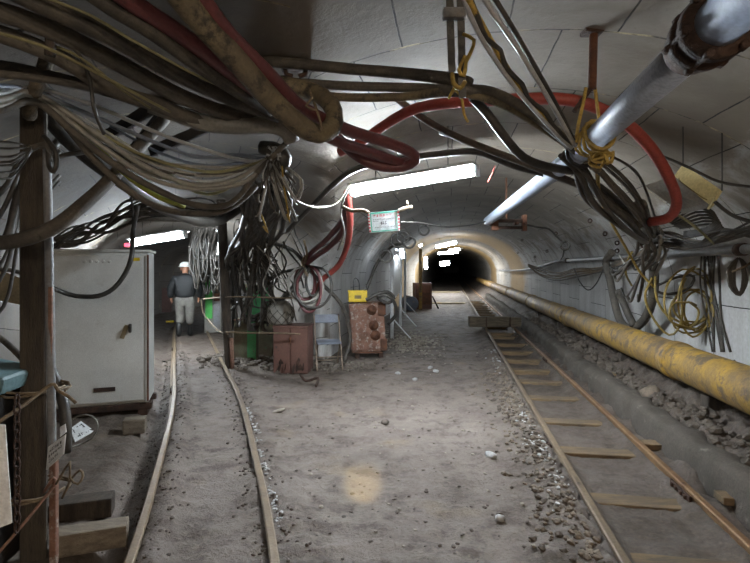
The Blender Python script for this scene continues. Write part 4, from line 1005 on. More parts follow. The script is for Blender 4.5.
# thick hose by the post
C('thick_hose', 'thick dusty brown hose crossing in front of the thick post at shoulder height', 'hose', [(-60, 246, 2.45), (0, 243, 2.45), (28, 238, 2.46), (56, 226, 2.5), (84, 204, 2.6), (110, 180, 2.75), (135, 152, 2.9), (165, 118, 3.0)], .036, 'hose_brown', n=12)
C('black_cable', 'thick black cable dropping behind the sagging bundle toward the slim prop', 'cable', [(40, 104, 3.1), (64, 136, 3.2), (102, 168, 3.4), (138, 192, 3.6), (172, 212, 4.2), (205, 222, 5.0), (226, 218, 6.0), (250, 200, 6.5)], .05, 'rubber')
C('black_cable', 'black cable hanging in a loop beside the slim peeling pole', 'cable', [(44, 136, 2.6), (54, 148, 2.58), (57, 160, 2.58), (54, 172, 2.58), (49, 166, 2.6), (48, 150, 2.62)], .012, 'rubber')
C('black_cable', 'short black cable bridging from the pole loop to the sagging bundle', 'cable', [(52, 160, 2.8), (66, 155, 2.85), (84, 152, 2.9), (98, 148, 3.0)], .015, 'rubber')
GP = 'thin wires gathered at the thick post'
for k in range(7):
    y0 = 140 + k * 5 + rnd.uniform(-2, 2)
    C('post_wire', 'thin grey wire running from the frame edge to the thick post', 'wire', [(-30, y0 + 2, 2.2), (10, y0 + 3 + k, 2.4), (32, 146 + k * .8, 2.58), (46, 142 + k, 2.6), (52, 150 + k * 2, 2.62)], .006, rnd.choice(['rubber_dusty', 'hose_grey', 'rubber']), GP, n=6)
GL = 'black cables slanting behind the thick post'
for k, (a_, b_, c_, d_) in enumerate(((236, 200, 170, 130), (262, 236, 190, 165), (300, 262, 214, 176), (330, 296, 236, 200), (210, 184, 160, 140), (286, 250, 222, 206))):
    C('slanting_cable', 'black cable slanting steeply behind the thick post', 'cable', [(-40, a_ + 20, 3.2), (-8, a_ - 10, 3.2), (8, b_, 3.25), (20, c_, 3.3), (36, d_, 3.4), (60, d_ - 25, 3.5)], (.016, .03, .014, .012, .02, .01)[k], 'rubber', GL)
C('grey_pipe', 'thin dark conduit crossing low behind the thick post', 'pipe', [(-30, 320, 3.4), (0, 338, 3.4), (20, 356, 3.3), (34, 372, 3.2)], .02, 'rubber_dusty')
C('grey_cable', 'dark cable entering behind the thick post at the height of the cabinet top', 'cable', [(-30, 272, 3.3), (10, 270, 3.4), (40, 282, 3.6), (56, 290, 4.6)], .014, 'rubber_dusty')
# over the cabinet
C('black_cable', 'black cable curving down across the cabinet door', 'cable', [(53, 288, 4.9), (62, 292, 5.0), (76, 296, 5.05), (98, 296, 5.08), (114, 288, 5.12), (126, 272, 5.15), (132, 254, 5.15), (133, 232, 5.3), (138, 205, 5.2)], .024, 'rubber')
GC = 'black cables fanning over the top of the cabinet'
for k in range(14):
    x1 = 128 + rnd.uniform(-8, 40); y1 = 196 + rnd.uniform(0, 26)
    C('fan_cable', 'black cable fanning out above the pale cabinet', 'cable', [(52 + rnd.uniform(-4, 10), 252 - rnd.uniform(0, 14), 5.4), (80 + rnd.uniform(-6, 6), 240 - rnd.uniform(-4, 14), 5.5), (106 + rnd.uniform(-6, 6), 226 - rnd.uniform(-8, 12), 5.5), (x1, y1, 5.4), (x1 + 45, y1 - 4 + rnd.uniform(-4, 10), 5.6), (224, 214 + rnd.uniform(-6, 10), 6.2)], rnd.uniform(.008, .016), rnd.choice(['rubber', 'rubber_dusty']), GC)
C('black_cable', 'thin upright black cable dropping past the end of the lamp over the narrow track', 'cable', [(131, 196, 5.2), (133, 214, 5.3), (132, 240, 5.3), (131, 258, 5.2)], .012, 'rubber')
tag(MB().box(P(127, 245, 5.6), (.05, .04, .04), None, .01).build('indicator_lamp', emat('red_glow', (1, .05, .1), 1.5)), 'tiny red indicator light beside the lamp over the narrow track', 'light')
# cables bunched behind the slim prop
GK = 'black cables bunched behind the slim prop'
for k in range(22):
    xt = 268 + rnd.uniform(-20, 24); xb = 234 + rnd.uniform(-4, 34); yb_ = rnd.uniform(268, 335)
    C('bunched_cable', 'black cable hanging in the bunch behind the slim prop', 'cable', [(xt, 176 + rnd.uniform(-6, 20), 5.2), (xt - 4 + rnd.uniform(-6, 6), 205, 5.8), ((xt + xb) / 2 + rnd.uniform(-8, 6), 232, 6.8), (xb + rnd.uniform(-6, 6), 258, 7.6), (xb + rnd.uniform(-8, 10), yb_, 8.0), (xb + rnd.uniform(2, 26), yb_ - rnd.uniform(-6, 30), 8.2)], rnd.uniform(.014, .034), rnd.choice(['rubber', 'rubber', 'rubber_dusty']), GK, step=.1)
GJ = 'thin cables tangled behind the slim prop'
for k in range(34):
    x0, y0 = rnd.uniform(236, 296), rnd.uniform(205, 250); pts = [(x0, y0, 7.2)]
    for i in range(4):
        x0 += rnd.uniform(-16, 16); x0 = min(304, max(234, x0)); y0 += rnd.uniform(4, 26); pts.append((x0, y0, 7.4 + i * .15 + rnd.uniform(-.1, .1)))
    C('tangled_cable', 'thin cable in the tangle between the slim prop and the pillar', 'cable', pts, rnd.uniform(.008, .015), rnd.choice(['rubber', 'rubber', 'rubber_dusty', 'hose_brown', 'hose_grey']), GJ, n=6, step=.09)
GH = 'cables drooping between the prop and the maroon hoses'
for k, pts in enumerate((
  [(258, 232, 7.0), (274, 243, 7.4), (292, 250, 7.6), (304, 262, 7.6)], [(250, 270, 7.8), (262, 280, 7.9), (284, 272, 7.9), (304, 268, 7.8)],
  [(252, 256, 7.6), (266, 270, 7.8), (270, 300, 7.9), (262, 322, 7.9)], [(262, 240, 7.2), (258, 262, 7.5), (262, 296, 7.9), (274, 318, 7.9)],
  [(305, 264, 7.6), (290, 290, 7.7), (278, 300, 7.8), (262, 296, 7.9)], [(240, 300, 8.0), (262, 308, 8.0), (286, 298, 8.0), (300, 280, 7.8)])):
    C('drooping_cable', 'black cable drooping across the gear behind the red-brown locker', 'cable', pts, (.03, .026, .022, .02, .024, .014)[k], 'rubber', GH)
# hoses by the pillar
C('maroon_hose', 'upper maroon hose slanting down to the tied coil by the pillar', 'hose', [(346, 204, 5.6), (341, 222, 6.2), (326, 240, 6.8), (312, 252, 7.3), (304, 262, 7.5)], .036, 'hose_maroon')
C('maroon_hose', 'lower maroon hose slanting down to the tied coil by the pillar', 'hose', [(347, 210, 5.8), (342, 232, 6.4), (330, 246, 6.9), (316, 256, 7.3), (306, 264, 7.5)], .04, 'hose_maroon')
C('red_hose', 'bright red hose curving down the pillar from the bracket arm', 'hose', [(347, 192, 5.4), (349, 206, 5.6), (350, 224, 6.0), (347, 246, 6.6), (338, 266, 7.1), (322, 280, 7.4), (316, 292, 7.6)], .04, 'hose_red')
C('pale_wire', 'pale wire hanging with the hoses beside the notice board', 'wire', [(352, 186, 5.2), (344, 198, 5.3), (341, 214, 5.6), (344, 232, 6.0), (338, 250, 6.6)], .012, 'hose_grey')
GA = 'hose loops hanging from the tied coil'
for k, (w_, h_, mt, r) in enumerate(((10, 34, 'hose_maroon', .026), (14, 40, 'hose_grey', .024), (7, 30, 'rubber', .022), (17, 36, 'hose_grey', .018), (12, 46, 'hose_maroon', .022), (19, 42, 'rubber', .02))):
    x0 = 305; y0 = 266
    pts = [(x0, y0, 7.5)] + [(x0 - w_ * math.sin(t) * 1.0 + 4 * (k % 3), y0 + h_ * (1 - math.cos(t)) / 2, 7.45 - .04 * k) for t in (.6, 1.2, 1.9, 2.6, 3.14, 3.7, 4.4, 5.1, 5.7)] + [(x0 + 2, y0, 7.5)]
    C('hanging_loop', ['slim maroon', 'broad grey', 'tight black', 'widest grey', 'longest maroon', 'widest black'][k] + ' hose loop hanging from the tied coil by the pillar', 'hose', pts, r, mt, GA)
C('tan_rope', 'tan rope tying up the coil of hoses by the pillar', 'rope', [(304, 240, 7.3), (307, 256, 7.3), (303, 268, 7.32), (308, 276, 7.32), (302, 262, 7.3), (308, 254, 7.3)], .016, 'rope_tan')
C('grey_hose', 'stiff grey hose leaning from the tied coil down behind the chair', 'hose', [(308, 268, 7.4), (322, 284, 7.7), (338, 300, 7.9), (346, 316, 8.0), (350, 340, 8.1), (344, 362, 8.0)], .03, 'rubber_dusty')
C('black_cable', 'black cable coming over the top of the rusty switch box and curling at its side', 'cable', [(366, 300, 8.7), (378, 294, 8.7), (388, 292, 8.75), (394, 298, 8.8), (388, 303, 8.75), (378, 298, 8.7), (386, 295, 8.65), (394, 302, 8.7), (396, 314, 8.8), (388, 324, 8.9)], .03, 'rubber')
C('black_cable', 'black cable rising behind the yellow box up the pillar', 'cable', [(364, 296, 9.2), (370, 280, 9.3), (378, 262, 9.4), (390, 248, 9.6), (402, 243, 9.8), (412, 238, 9.9)], .03, 'rubber')
GE = 'dark wire coils hung above the white railing'
for k in range(5):
    x0, y0 = ((398, 240), (403, 237), (409, 242), (424, 230), (386, 256))[k]; r_ = (7, 6, 6, 5, 6)[k]
    pts = [(x0 + r_ * math.cos(t * .7), y0 + r_ * 1.0 * math.sin(t * .7), 8.2 - .012 * t) for t in range(17)]
    C('wire_coil', ['dark wire coil over the first white post', 'dark wire coil between the white post tops', 'dark wire coil at the end of the white railing', 'small dark wire coil by the distant tube lamps', 'small dark wire coil on the pillar above the switch box'][k], 'coil', pts, .018, 'rubber', GE, n=6)
C('thin_wire', 'thin dark wire strung from the notice board to the pipe bracket', 'wire', [(402, 222, 5.2), (420, 223, 5.6), (446, 227, 6.2), (470, 225, 6.9), (488, 221, 7.3)], .01, 'rubber', n=6)
C('black_wire', 'black wire strung from the pipe bracket to its hanging coil', 'wire', [(524, 224, 7.4), (536, 227, 7.4), (549, 229, 7.4), (556, 236, 7.4), (564, 243, 7.4)], .014, 'rubber', n=6)
pts = [(565 + 4.2 * math.cos(t * .8), 245.5 + 4.2 * math.sin(t * .8), 7.35 - .006 * t) for t in range(20)]
C('wire_coil', 'small tight black coil hanging on the white arch over the wall pipe', 'coil', pts, .018, 'rubber', n=6)
C('black_wire', 'tail of wire hanging from the small tight coil to the wall pipe', 'wire', [(564, 249, 7.4), (563, 256, 7.5), (559, 262, 7.8)], .012, 'rubber', n=6)
GR = 'red and black signal wires pinned on the lining'
C('red_string', 'short red string pinned to the ceiling past the lit lamp end', 'string', [(495, 166, 4.9), (492, 174, 4.9), (488, 182, 4.95)], .007, 'hose_red', n=6)

# right wall
GW = 'dusty cables drooping under the wall pipe'
for k in range(7):
    dz = k * 1.6
    C('wall_cable', ['topmost', 'second', 'third', 'fourth', 'fifth', 'sixth', 'lowest'][k] + ' dusty cable drooping below the dull wall pipe', 'cable', [(528, 264 + dz * .2, 15), (540, 268 + dz * .8 + rnd.uniform(-1, 1), 14), (556, 271 + dz + rnd.uniform(-2, 3), 12), (576, 266 + dz * .8 + rnd.uniform(-2, 4), 10), (600, 267 + dz * .6 + rnd.uniform(-1, 1), 9), (622, 260 + dz * .5, 7.6), (648, 246 + dz * .4, 6.4)], .014, rnd.choice(['hose_brown', 'rope_tan', 'hose_brown']), GW)
C('thin_wire', 'black wire hanging in a V under the drooping wall cables', 'wire', [(574, 268, 9.4), (580, 282, 9.2), (588, 290, 9.0), (596, 284, 8.8), (604, 268, 8.4)], .012, 'rubber', n=6)
C('u_hose', 'thick grey-brown hose hanging in a U against the white wall', 'hose', [(640, 205, 4.2), (646, 225, 4.8), (651, 248, 5.6), (654, 275, 5.9), (652, 300, 6.2), (644, 320, 6.6), (630, 329, 7.0), (620, 320, 7.3), (614, 300, 7.6), (610, 280, 7.8), (606, 262, 7.9), (612, 252, 7.7)], .055, 'hose_brown', n=14)
C('black_hose', 'black hose stub hanging inside the U-shaped hose', 'hose', [(618, 290, 7.0), (622, 300, 7.0), (628, 314, 6.9), (634, 326, 6.8)], .05, 'rubber_dusty')
C('yellow_rope', 'bright yellow cord falling from the overhead lashing to the wall coil', 'cord', [(597, 168, 3.2), (600, 196, 3.7), (610, 220, 4.3), (626, 248, 5.2), (640, 272, 5.6), (654, 287, 5.7)], .013, 'rope_yellow')
C('yellow_rope', 'short yellow cord hanging behind the wall clamp', 'cord', [(632, 252, 6.0), (627, 262, 6.2), (626, 274, 6.3), (632, 286, 6.3)], .013, 'wire_yellow')
GQ = 'loops of muddy yellow wire on the white wall'
coil = [((692, 312), 22, 22, 'mud-brown'), ((690, 306), 17, 17, ''), ((697, 310), 13, 20, ''), ((688, 300), 24, 30, ''), ((695, 302), 17, 34, ''), ((684, 314), 15, 13, '')]
for k, ((x0, y0), rx, ry, _) in enumerate(coil):
    pts = [(x0 + rx * math.cos(k + t * .5), y0 + ry * math.sin(k + t * .5) + 1.5 * math.sin(t * 1.7), 5.62 - .02 * k - .002 * t) for t in range(15)]
    C('coiled_wire', ['big round loop low in', 'middle round loop of', 'narrow loop on the side of', 'widest loop of', 'tall loop rising highest in', 'small low loop of'][k] + ' the muddy yellow wire coil on the white wall', 'wire', pts, .011, 'wire_yellow', GQ, n=7)
C('coiled_wire', 'muddy yellow wire sweeping from the U hose down under the coil', 'wire', [(652, 278, 5.6), (645, 296, 5.65), (652, 316, 5.65), (664, 332, 5.6), (674, 334, 5.55), (682, 318, 5.55), (681, 290, 5.55), (686, 278, 5.5)], .013, 'wire_yellow', n=7)
C('coiled_wire', 'muddy yellow wire running slack between the U hose and the coil', 'wire', [(655, 276, 5.6), (656, 296, 5.6), (664, 312, 5.6), (676, 320, 5.58), (692, 326, 5.55), (706, 318, 5.5)], .013, 'wire_yellow', n=7)
C('black_loop', 'black cord loop hooked above the muddy yellow coil', 'cord', [(658, 285, 5.6), (672, 279, 5.6), (690, 275, 5.55), (694, 280, 5.55), (686, 290, 5.58), (668, 294, 5.6), (657, 291, 5.6), (658, 284, 5.6)], .016, 'rubber')
GV = 'black cables fanning from the wall clamp'
for k in range(16):
    x0 = 648 + rnd.uniform(-10, 14); y0 = 228 + rnd.uniform(-8, 14); x1 = x0 + rnd.uniform(-34, -4); y1 = y0 + rnd.uniform(30, 66)
    C('clamp_cable', 'dark cable hanging in the tangle at the wall clamp', 'cable', [(x0, y0, 4.7), (x0 + rnd.uniform(-8, 8), y0 + 18, 5.2), ((x0 + x1) / 2, (y0 + y1) / 2 + 6, 5.8), (x1, y1, 6.4), (x1 - rnd.uniform(0, 8), y1 - rnd.uniform(2, 10), 6.6)], rnd.uniform(.01, .02), rnd.choice(['rubber', 'rubber_dusty', 'hose_brown', 'hose_grey']), GV, n=7)
GX = 'cables running along the wall toward the frame edge'
for k in range(9):
    yb_ = 226 + k * 3.2
    C('running_cable', 'dark cable strung along the wall from the clamp to the frame edge', 'cable', [(640 + rnd.uniform(-4, 6), 238 + rnd.uniform(-10, 8), 5.0), (668, 232 + k * 1.8 + rnd.uniform(-2, 3), 4.8), (695, 240 + k * .9 + rnd.uniform(-3, 4), 4.5), (722, 240 - k * .8 + rnd.uniform(-5, 5), 4.1), (760, yb_ - 6 + rnd.uniform(-6, 2), 3.7)], rnd.uniform(.008, .016), rnd.choice(['rubber', 'rubber_dusty', 'hose_brown', 'rubber']), GX, n=7)
GY = 'black cable curls under the cream hood'
for k in range(7):
    C('curled_cable', 'black cable curl hanging under the cream fronted hood', 'cable', [(668 + k * 2, 222 + k, 4.4), (690 + k * 3, 206 + k * 3, 4.2), (708 + k * 2, 208 + k * 3, 4.1), (716 + k, 218 + k * 2, 4.1), (706, 228 + k, 4.2), (684, 232 + k, 4.4)], rnd.uniform(.009, .014), 'rubber', GY, n=7)
C('pale_wire', 'pale wire sloping down under the cream hood', 'wire', [(672, 212, 4.0), (686, 220, 4.0), (700, 231, 4.1), (714, 244, 4.2)], .01, 'cable_olive', n=6)
C('black_cable', 'black cable draped on the ceiling beyond the cream hood', 'cable', [(660, 155, 3.6), (690, 168, 3.5), (720, 182, 3.4), (760, 188, 3.2)], .01, 'rubber')
C('black_cable', 'black cable curving off the cream hood to the frame edge', 'cable', [(715, 202, 3.6), (730, 214, 3.6), (745, 220, 3.5), (770, 226, 3.4)], .014, 'rubber')
GZ = 'wires hanging in a hank on the wall by the frame edge'
for k in range(7):
    w_ = 3 + k * 1.1
    pts = [(738, 258, 4.75), (738 - w_, 268, 4.74), (738 - w_ * .9, 286, 4.72 - .01 * k), (740, 292 + k * .6, 4.7), (740 + w_ * .8, 280, 4.7), (740 + w_ * .6, 264, 4.74), (739, 258, 4.75)]
    C('hank_wire', 'brown wire in the tied hank on the wall by the frame edge', 'wire', pts, .009, rnd.choice(['rubber_dusty', 'hose_brown']), GZ, n=6)
C('rope_tie', 'tan rope tie round the hank of wires by the frame edge', 'rope', [(732, 272, 4.66), (739, 269, 4.64), (746, 266, 4.66), (750, 263, 4.7)], .01, 'rope_tan', n=6)
GF = 'black cables hanging straight against the white wall'
for k in range(7):
    x0 = 706 + k * 2.6
    C('hanging_cable', 'black cable hanging straight down the white wall behind the yellow coil', 'cable', [(x0 - 4, 250, 5.3), (x0 - 3 + rnd.uniform(-3, 3), 285, 5.45), (x0 + rnd.uniform(-3, 3), 320, 5.5), (x0 + 6 + rnd.uniform(-3, 3), 352, 5.5)], rnd.uniform(.008, .014), 'rubber_dusty', GF, n=6)
# the hank of glossy cables in the narrow tunnel
GN = 'glossy cables hanging in a mass in the narrow tunnel'
for k in range(70):
    x0 = rnd.uniform(194, 217); ln = rnd.uniform(24, 60); w_ = rnd.uniform(2, 6); y0 = rnd.uniform(227, 236); D = 11.2 + rnd.uniform(-.35, .35)
    pts = [(x0, y0, D), (x0 - w_, y0 + ln * .4, D), (x0 - w_ * .6 + rnd.uniform(-2, 2), y0 + ln * .85, D), (x0 + 1, y0 + ln, D), (x0 + w_, y0 + ln * .7, D), (x0 + w_ + rnd.uniform(-2, 2), y0 + ln * .3, D), (x0 + 2, y0, D)]
    C('hank_cable', 'glossy cable loop in the hanging mass above the green fronted box', 'cable', pts, rnd.uniform(.016, .03), rnd.choice(['net', 'net', 'rubber', 'rubber_dusty', 'rubber']), GN, n=6, step=.12)
hr_ = P(206, 224, 11.2); MBh = MB().tube([P(190, 225, 11.2), P(222, 222, 11.2)], .04, 6); tag(MBh.build('hank_rail', 'rust_dark'), 'dark bar carrying the glossy cable mass across the narrow tunnel', 'bar')
# rope barriers
C('rope_barrier', 'thin pale rope strung high across the gear behind the slim prop', 'rope', [(203, 299, 9.5), (226, 297, 7.7), (250, 297, 7.6), (285, 298, 7.5), (312, 298, 7.5)], .012, 'rope_tan', n=6)
C('rope_barrier', 'thin pale rope strung low from the slim prop to the locker', 'rope', [(226, 332, 7.65), (248, 333, 7.5), (272, 333, 7.4), (300, 334, 7.4)], .012, 'rope_tan', n=6)
C('rope_barrier', 'pale rope drooping from the green fronted box to the slim prop', 'rope', [(201, 300, 11.0), (203, 312, 10.6), (210, 322, 9.6), (219, 331, 8.4), (228, 334, 7.7)], .012, 'rope_tan', n=6)
C('orange_rope', 'faded orange rope slanting up to its knot on the slim peeling pole', 'rope', [(-10, 562, 2.3), (0, 551, 2.32), (26, 521, 2.42), (50, 491, 2.52), (56, 484, 2.54), (54, 478, 2.56), (48, 486, 2.55), (44, 492, 2.6)], .008, 'rope_salmon')
C('tan_rope', 'tan rope slanting from the frame edge to the post at cabinet-skid height', 'rope', [(-10, 428, 2.3), (0, 421, 2.32), (24, 405, 2.42), (46, 388, 2.52), (54, 384, 2.54), (58, 390, 2.56), (68, 396, 2.58), (76, 403, 2.6)], .009, 'rope_tan')
for nm, y0, lb in (('rope_wrap', 388, 'tan rope wrapped round the thick post and pole, upper of two'), ('rope_wrap', 487, 'tan rope wrapped round the thick post and pole, lower of two')):
    z = P(36, y0, 2.8).z; pts = []
    for t in range(27):
        a_ = t / 26 * 4 * math.pi; pts.append(V((-1.85 + .15 * math.cos(a_), 2.74 + .17 * math.sin(a_), z + .012 * math.sin(a_ * .5) * 2 + .001 * t)))
    tag(MB().tube(pts, .007, 6).build(nm, 'rope_tan'), lb, 'rope', 'rope wraps on the thick post')
rnd2 = random.Random(5)
C('frayed_rope', 'frayed tan rope ends curling on the ground side of the slim pole', 'rope', [(56, 484, 2.52), (62, 474, 2.5), (70, 462, 2.48), (70, 478, 2.46), (78, 484, 2.46), (83, 476, 2.46), (80, 470, 2.48), (72, 478, 2.5), (66, 490, 2.52), (62, 498, 2.54)], .006, 'rope_tan', n=6)
C('black_hose', 'black hose standing between the slim pole and the cabinet skid', 'hose', [(50, 368, 2.9), (58, 386, 2.9), (64, 405, 2.88), (66, 430, 2.86), (66, 452, 2.86)], .03, 'rubber')
C('pale_wire', 'pale wire looped on the ground beside the small lettered sign', 'wire', [(62, 428, 4.2), (78, 416, 4.2), (92, 416, 4.2), (98, 426, 4.2), (92, 438, 4.2), (76, 446, 4.15), (60, 450, 4.0)], .007, 'hose_grey', n=6)
C('black_wire', 'curved wire end reaching out of the upper bundle past the tie strap', 'wire', [(-10, 48, 2.2), (12, 34, 2.2), (40, 26, 2.2), (62, 36, 2.2), (80, 56, 2.2), (90, 80, 2.2), (93, 104, 2.2), (98, 120, 2.25), (104, 134, 2.3)], .009, 'rubber')
o = MB().tube(spline([P(54, 20, 2.15), P(51, 38, 2.15), P(50, 56, 2.16)], .03), .022, 7).build('tie_strap', 'timber_dark'); tag(o, 'short dark strap over the broad brown cables near the frame edge', 'strap')
C('tan_rope', 'tan twine knotted over the end of the fat looped hose', 'rope', [(308, 88, 2.5), (312, 98, 2.42), (306, 106, 2.38), (316, 110, 2.4), (314, 102, 2.42), (320, 120, 2.4), (322, 130, 2.4)], .006, 'rope_tan', n=6)
# dark steel struts in the corner roof
for k, (a_, b_) in enumerate((((104, 138, 3.9), (168, 98, 3.9)), ((134, 150, 3.9), (165, 112, 3.7)), ((150, 152, 4.2), (206, 128, 4.2)))):
    p0, p1 = P(*a_), P(*b_); d_ = (p1 - p0); h0 = hit(a_[0], a_[1]); h1 = hit(b_[0], b_[1])
    p0, p1 = P(a_[0], a_[1], min(a_[2], h0 - .08)), P(b_[0], b_[1], min(b_[2], h1 - .08)); dd = (p1 - p0).normalized()
    tag(MB().sweep(spline([p0, p1], .2), [(-.04, -.02), (.04, -.02), (.04, .02), (-.04, .02)], up=V((0, 1, 0))).build('roof_strut', 'black_metal'), ['long', 'short steep', 'farthest'][k] + ' dark strut under the roof behind the sagging bundle', 'strut', 'dark roof struts')
# ------------------------------------------------------------------ loose stones
rnd = random.Random(21); random.seed(21)
def scatter(name, label, cat, mat, n, pos, size, sq=(1, 1, .65)):
    m = MB()
    for _ in range(n):
        x, y = pos(); r = size() * (1 if y < 8 else 1.3)
        m.rock((x, y, ground_h(x, y) + r * .25), r, 1, sq)
    tag(m.build(name, mat, smooth=False), label, cat, None, 'stuff')
G_ = rnd.gauss; U = rnd.uniform
def by_rail():
    y = U(2.2, 7.5); return .15 * y + .905 - .08 - abs(G_(0, .16)), y
scatter('gravel', 'brown gravel spilled along the pale worn rail', 'gravel', 'stone_brown', 420, by_rail, lambda: U(.008, .03))
scatter('rubble', 'dark rubble chips along the pale worn rail', 'rubble', 'stone_dark', 320, by_rail, lambda: U(.008, .03))
def crust(): 
    y = rnd.choice([U(3.9, 4.6), U(4.4, 5.6), U(7, 9.5), U(3.2, 3.8)]); return .15 * y + .905 - .07 - abs(G_(0, .09)), y
scatter('lime_chips', 'white lime chips beside the pale worn rail', 'gravel', 'lime', 150, crust, lambda: U(.005, .02), (1.2, .8, .5))
def crust2():
    y = rnd.choice([U(3.0, 4.3), U(4.5, 5.6)]); return lpath(y) + .43 + abs(G_(0, .02)), y
scatter('lime_crust', 'white lime crust along the narrow track rail', 'gravel', 'lime', 130, crust2, lambda: U(.004, .014), (1, 1.8, .5))
def bank(): 
    y = U(1.5, 13); s = U(2.0, 2.2) if U(0, 1) < .65 else U(2.45, 2.74); return .15 * y + s, y
scatter('rubble', 'dark rubble heaped along the foot of the white wall under the yellow pipeline', 'rubble', 'stone_dark', 1300, bank, lambda: U(.012, .06))
def narrow():
    y = U(2.3, 9); t = rnd.choice([-.5, .46, .3, -.28]); return lpath(y) + t + G_(0, .07), y
scatter('gravel', 'dark gritty stones along the narrow track', 'gravel', 'stone_dark', 1100, narrow, lambda: U(.005, .015))
def open_(): 
    y = U(2.2, 10); return U(lpath(y) + .6, .15 * y + .7), y
scatter('grit', 'dark grit trodden into the open dirt floor', 'gravel', 'stone_dark', 450, open_, lambda: U(.005, .015), (1.3, 1, .45))
scatter('grit', 'pale specks of stone on the open dirt floor', 'gravel', 'stone_pale', 110, open_, lambda: U(.006, .018), (1.2, 1, .5))
def heap(): return G_(-2.3, .25), G_(8.6, .35)
scatter('rubble', 'rubble heaped round the feet of the slim prop', 'rubble', 'stone_dark', 260, heap, lambda: U(.02, .06))
def pile(): return G_(-1.0, .5), G_(8.1, .18)
scatter('rubble', 'low rubble along the foot of the pillar', 'rubble', 'stone_dark', 200, pile, lambda: U(.015, .06))
def patch(): return G_(.75, .35), G_(10.8, .8)
scatter('gravel', 'pale gravel patch before the white railing', 'gravel', 'stone_pale', 500, patch, lambda: U(.01, .03))
def single(name, px, py, r, mat, label, sq=(1, .8, .6)):
    g = G(px, py); z = ground_h(g.x, g.y)
    if g.x - .15 * g.y > 1.95: g = P(px, py, (CAMZ - .3) * FPX / (py - HY)); z = ground_h(g.x, g.y)
    tag(MB().rock((g.x, g.y, z + r * .3), r, 2, sq).build('stone', mat, smooth=True), label, 'stone')
single('stone', 491, 458, .045, 'lime', 'single white stone on the tan patch of the dirt floor', (1.5, .8, .6))
single('stone', 652, 391, .14, 'stone_brown', 'large brown stone on the kerb under the yellow pipeline', (1.3, .8, .65))
single('stone', 500, 522, .03, 'lime', 'small white stone low on the dirt floor near the pale rail')
single('stone', 385, 424, .05, 'stone_dark', 'dark lump on the dirt floor in front of the switch box')
single('stone', 278, 412, .06, 'stone_pale', 'flat grey stone on the dirt floor in front of the red-brown locker', (1.5, .9, .35))
for i, (px, py) in enumerate(((415, 381), (430, 369), (436, 372), (398, 374))):
    single('stone', px, py, .045, 'lime', ['white pebble on the dirt in front of the switch box', 'white pebble before the gravel patch, rear one of a pair', 'white pebble before the gravel patch, front one of a pair', 'white pebble on the dirt closest to the switch box'][i])
def plank(name, px, py, z, s, yaw, mat, label, cat='plank'):
    g = G(px, py, z); zz = ground_h(g.x, g.y)
    tag(MB().box((g.x, g.y, zz + s[2] * .45), s, RZ(yaw), .008).build(name, mat), label, cat)
plank('timber_scrap', 620, 395, .0, (.35, .12, .04), -.2, 'timber_tie', 'tan timber scrap between the kerb and the rusty rail')
plank('timber_scrap', 655, 452, .0, (.24, .13, .05), -.15, 'timber_tie', 'tan timber end poking out beside the rusty rail')
plank('timber_scrap', 740, 512, .0, (.26, .13, .05), -.15, 'timber_tie', 'tan timber end beside the rusty rail at the frame edge')
o = MB().tube(spline([G(300, 470 - 96, .12), G(306, 381, .05), G(318, 378, .1), G(316, 386, .03)], .05), .018, 6).build('bent_bar', 'rust_dark'); tag(o, 'bent dark bar on the ground by the red-brown locker', 'bar')

# ------------------------------------------------------------------ the walking man
def skin_mesh(chains, sub=2, root=0):
    """chains: lists of (point, radius); the first point of a chain may reuse an earlier index"""
    vs, es, rs = [], [], []
    for ch in chains:
        prev = None
        for item in ch:
            if isinstance(item, int): prev = item; continue
            p, r = item; vs.append(V(p)); rs.append(r if isinstance(r, tuple) else (r, r)); i = len(vs) - 1
            if prev is not None: es.append((prev, i))
            prev = i
    me = bpy.data.meshes.new('t'); me.from_pydata(vs, es, []); o = bpy.data.objects.new('t', me); COL.objects.link(o)
    sk = o.modifiers.new('s', 'SKIN'); sk.use_smooth_shade = True
    sv = me.skin_vertices[0].data
    for i, r in enumerate(rs): sv[i].radius = r; sv[i].use_root = (i == root)
    su = o.modifiers.new('u', 'SUBSURF'); su.levels = sub; su.render_levels = sub
    d = bpy.context.evaluated_depsgraph_get(); d.update()
    m2 = bpy.data.meshes.new_from_object(o.evaluated_get(d)); bpy.data.objects.remove(o)
    return m2
mp = G(185, 337, .05); yaw = math.atan2(.33, 1)
man = thing('person', (mp.x, mp.y, .05), 'person in white helmet, dark jacket and pale trousers walking away along the narrow track', 'person')
Rm = RZ(yaw)
def place(me, name, mat, parent=man):
    me.transform(Rm.to_4x4()); me.materials.clear(); me.materials.append(M[mat])
    for p_ in me.polygons: p_.use_smooth = True; p_.material_index = 0
    o = bpy.data.objects.new(name, me); COL.objects.link(o); o.parent = parent; return o
Lk, Rk = (-.1, .06, .5), (.1, .0, .49); La, Ra = (-.11, .0, .1), (.11, .02, .1)
La, Ra = (-.12, -.1, .12), (.1, .1, .09)
hands = []
body = [[((0, 0, .9), (.15, .11)), ((0, .01, 1.08), (.14, .1)), ((0, .03, 1.26), (.16, .11)), ((0, .06, 1.37), (.09, .08)), ((0, .09, 1.43), .055), ((0, .13, 1.5), (.075, .085)), ((0, .135, 1.575), (.078, .092)), ((0, .13, 1.64), .05)]]
base = {'n': 8}
def arm(s):
    return [2, ((s * .19, .03, 1.34), .07), ((s * .27, -.02, 1.12), .05), ((s * .29, .06, .9), .034), ((s * .295, .09, .83), (.04, .02))]
body.append(arm(-1)); body.append(arm(1))
lh, rh = 11, 15
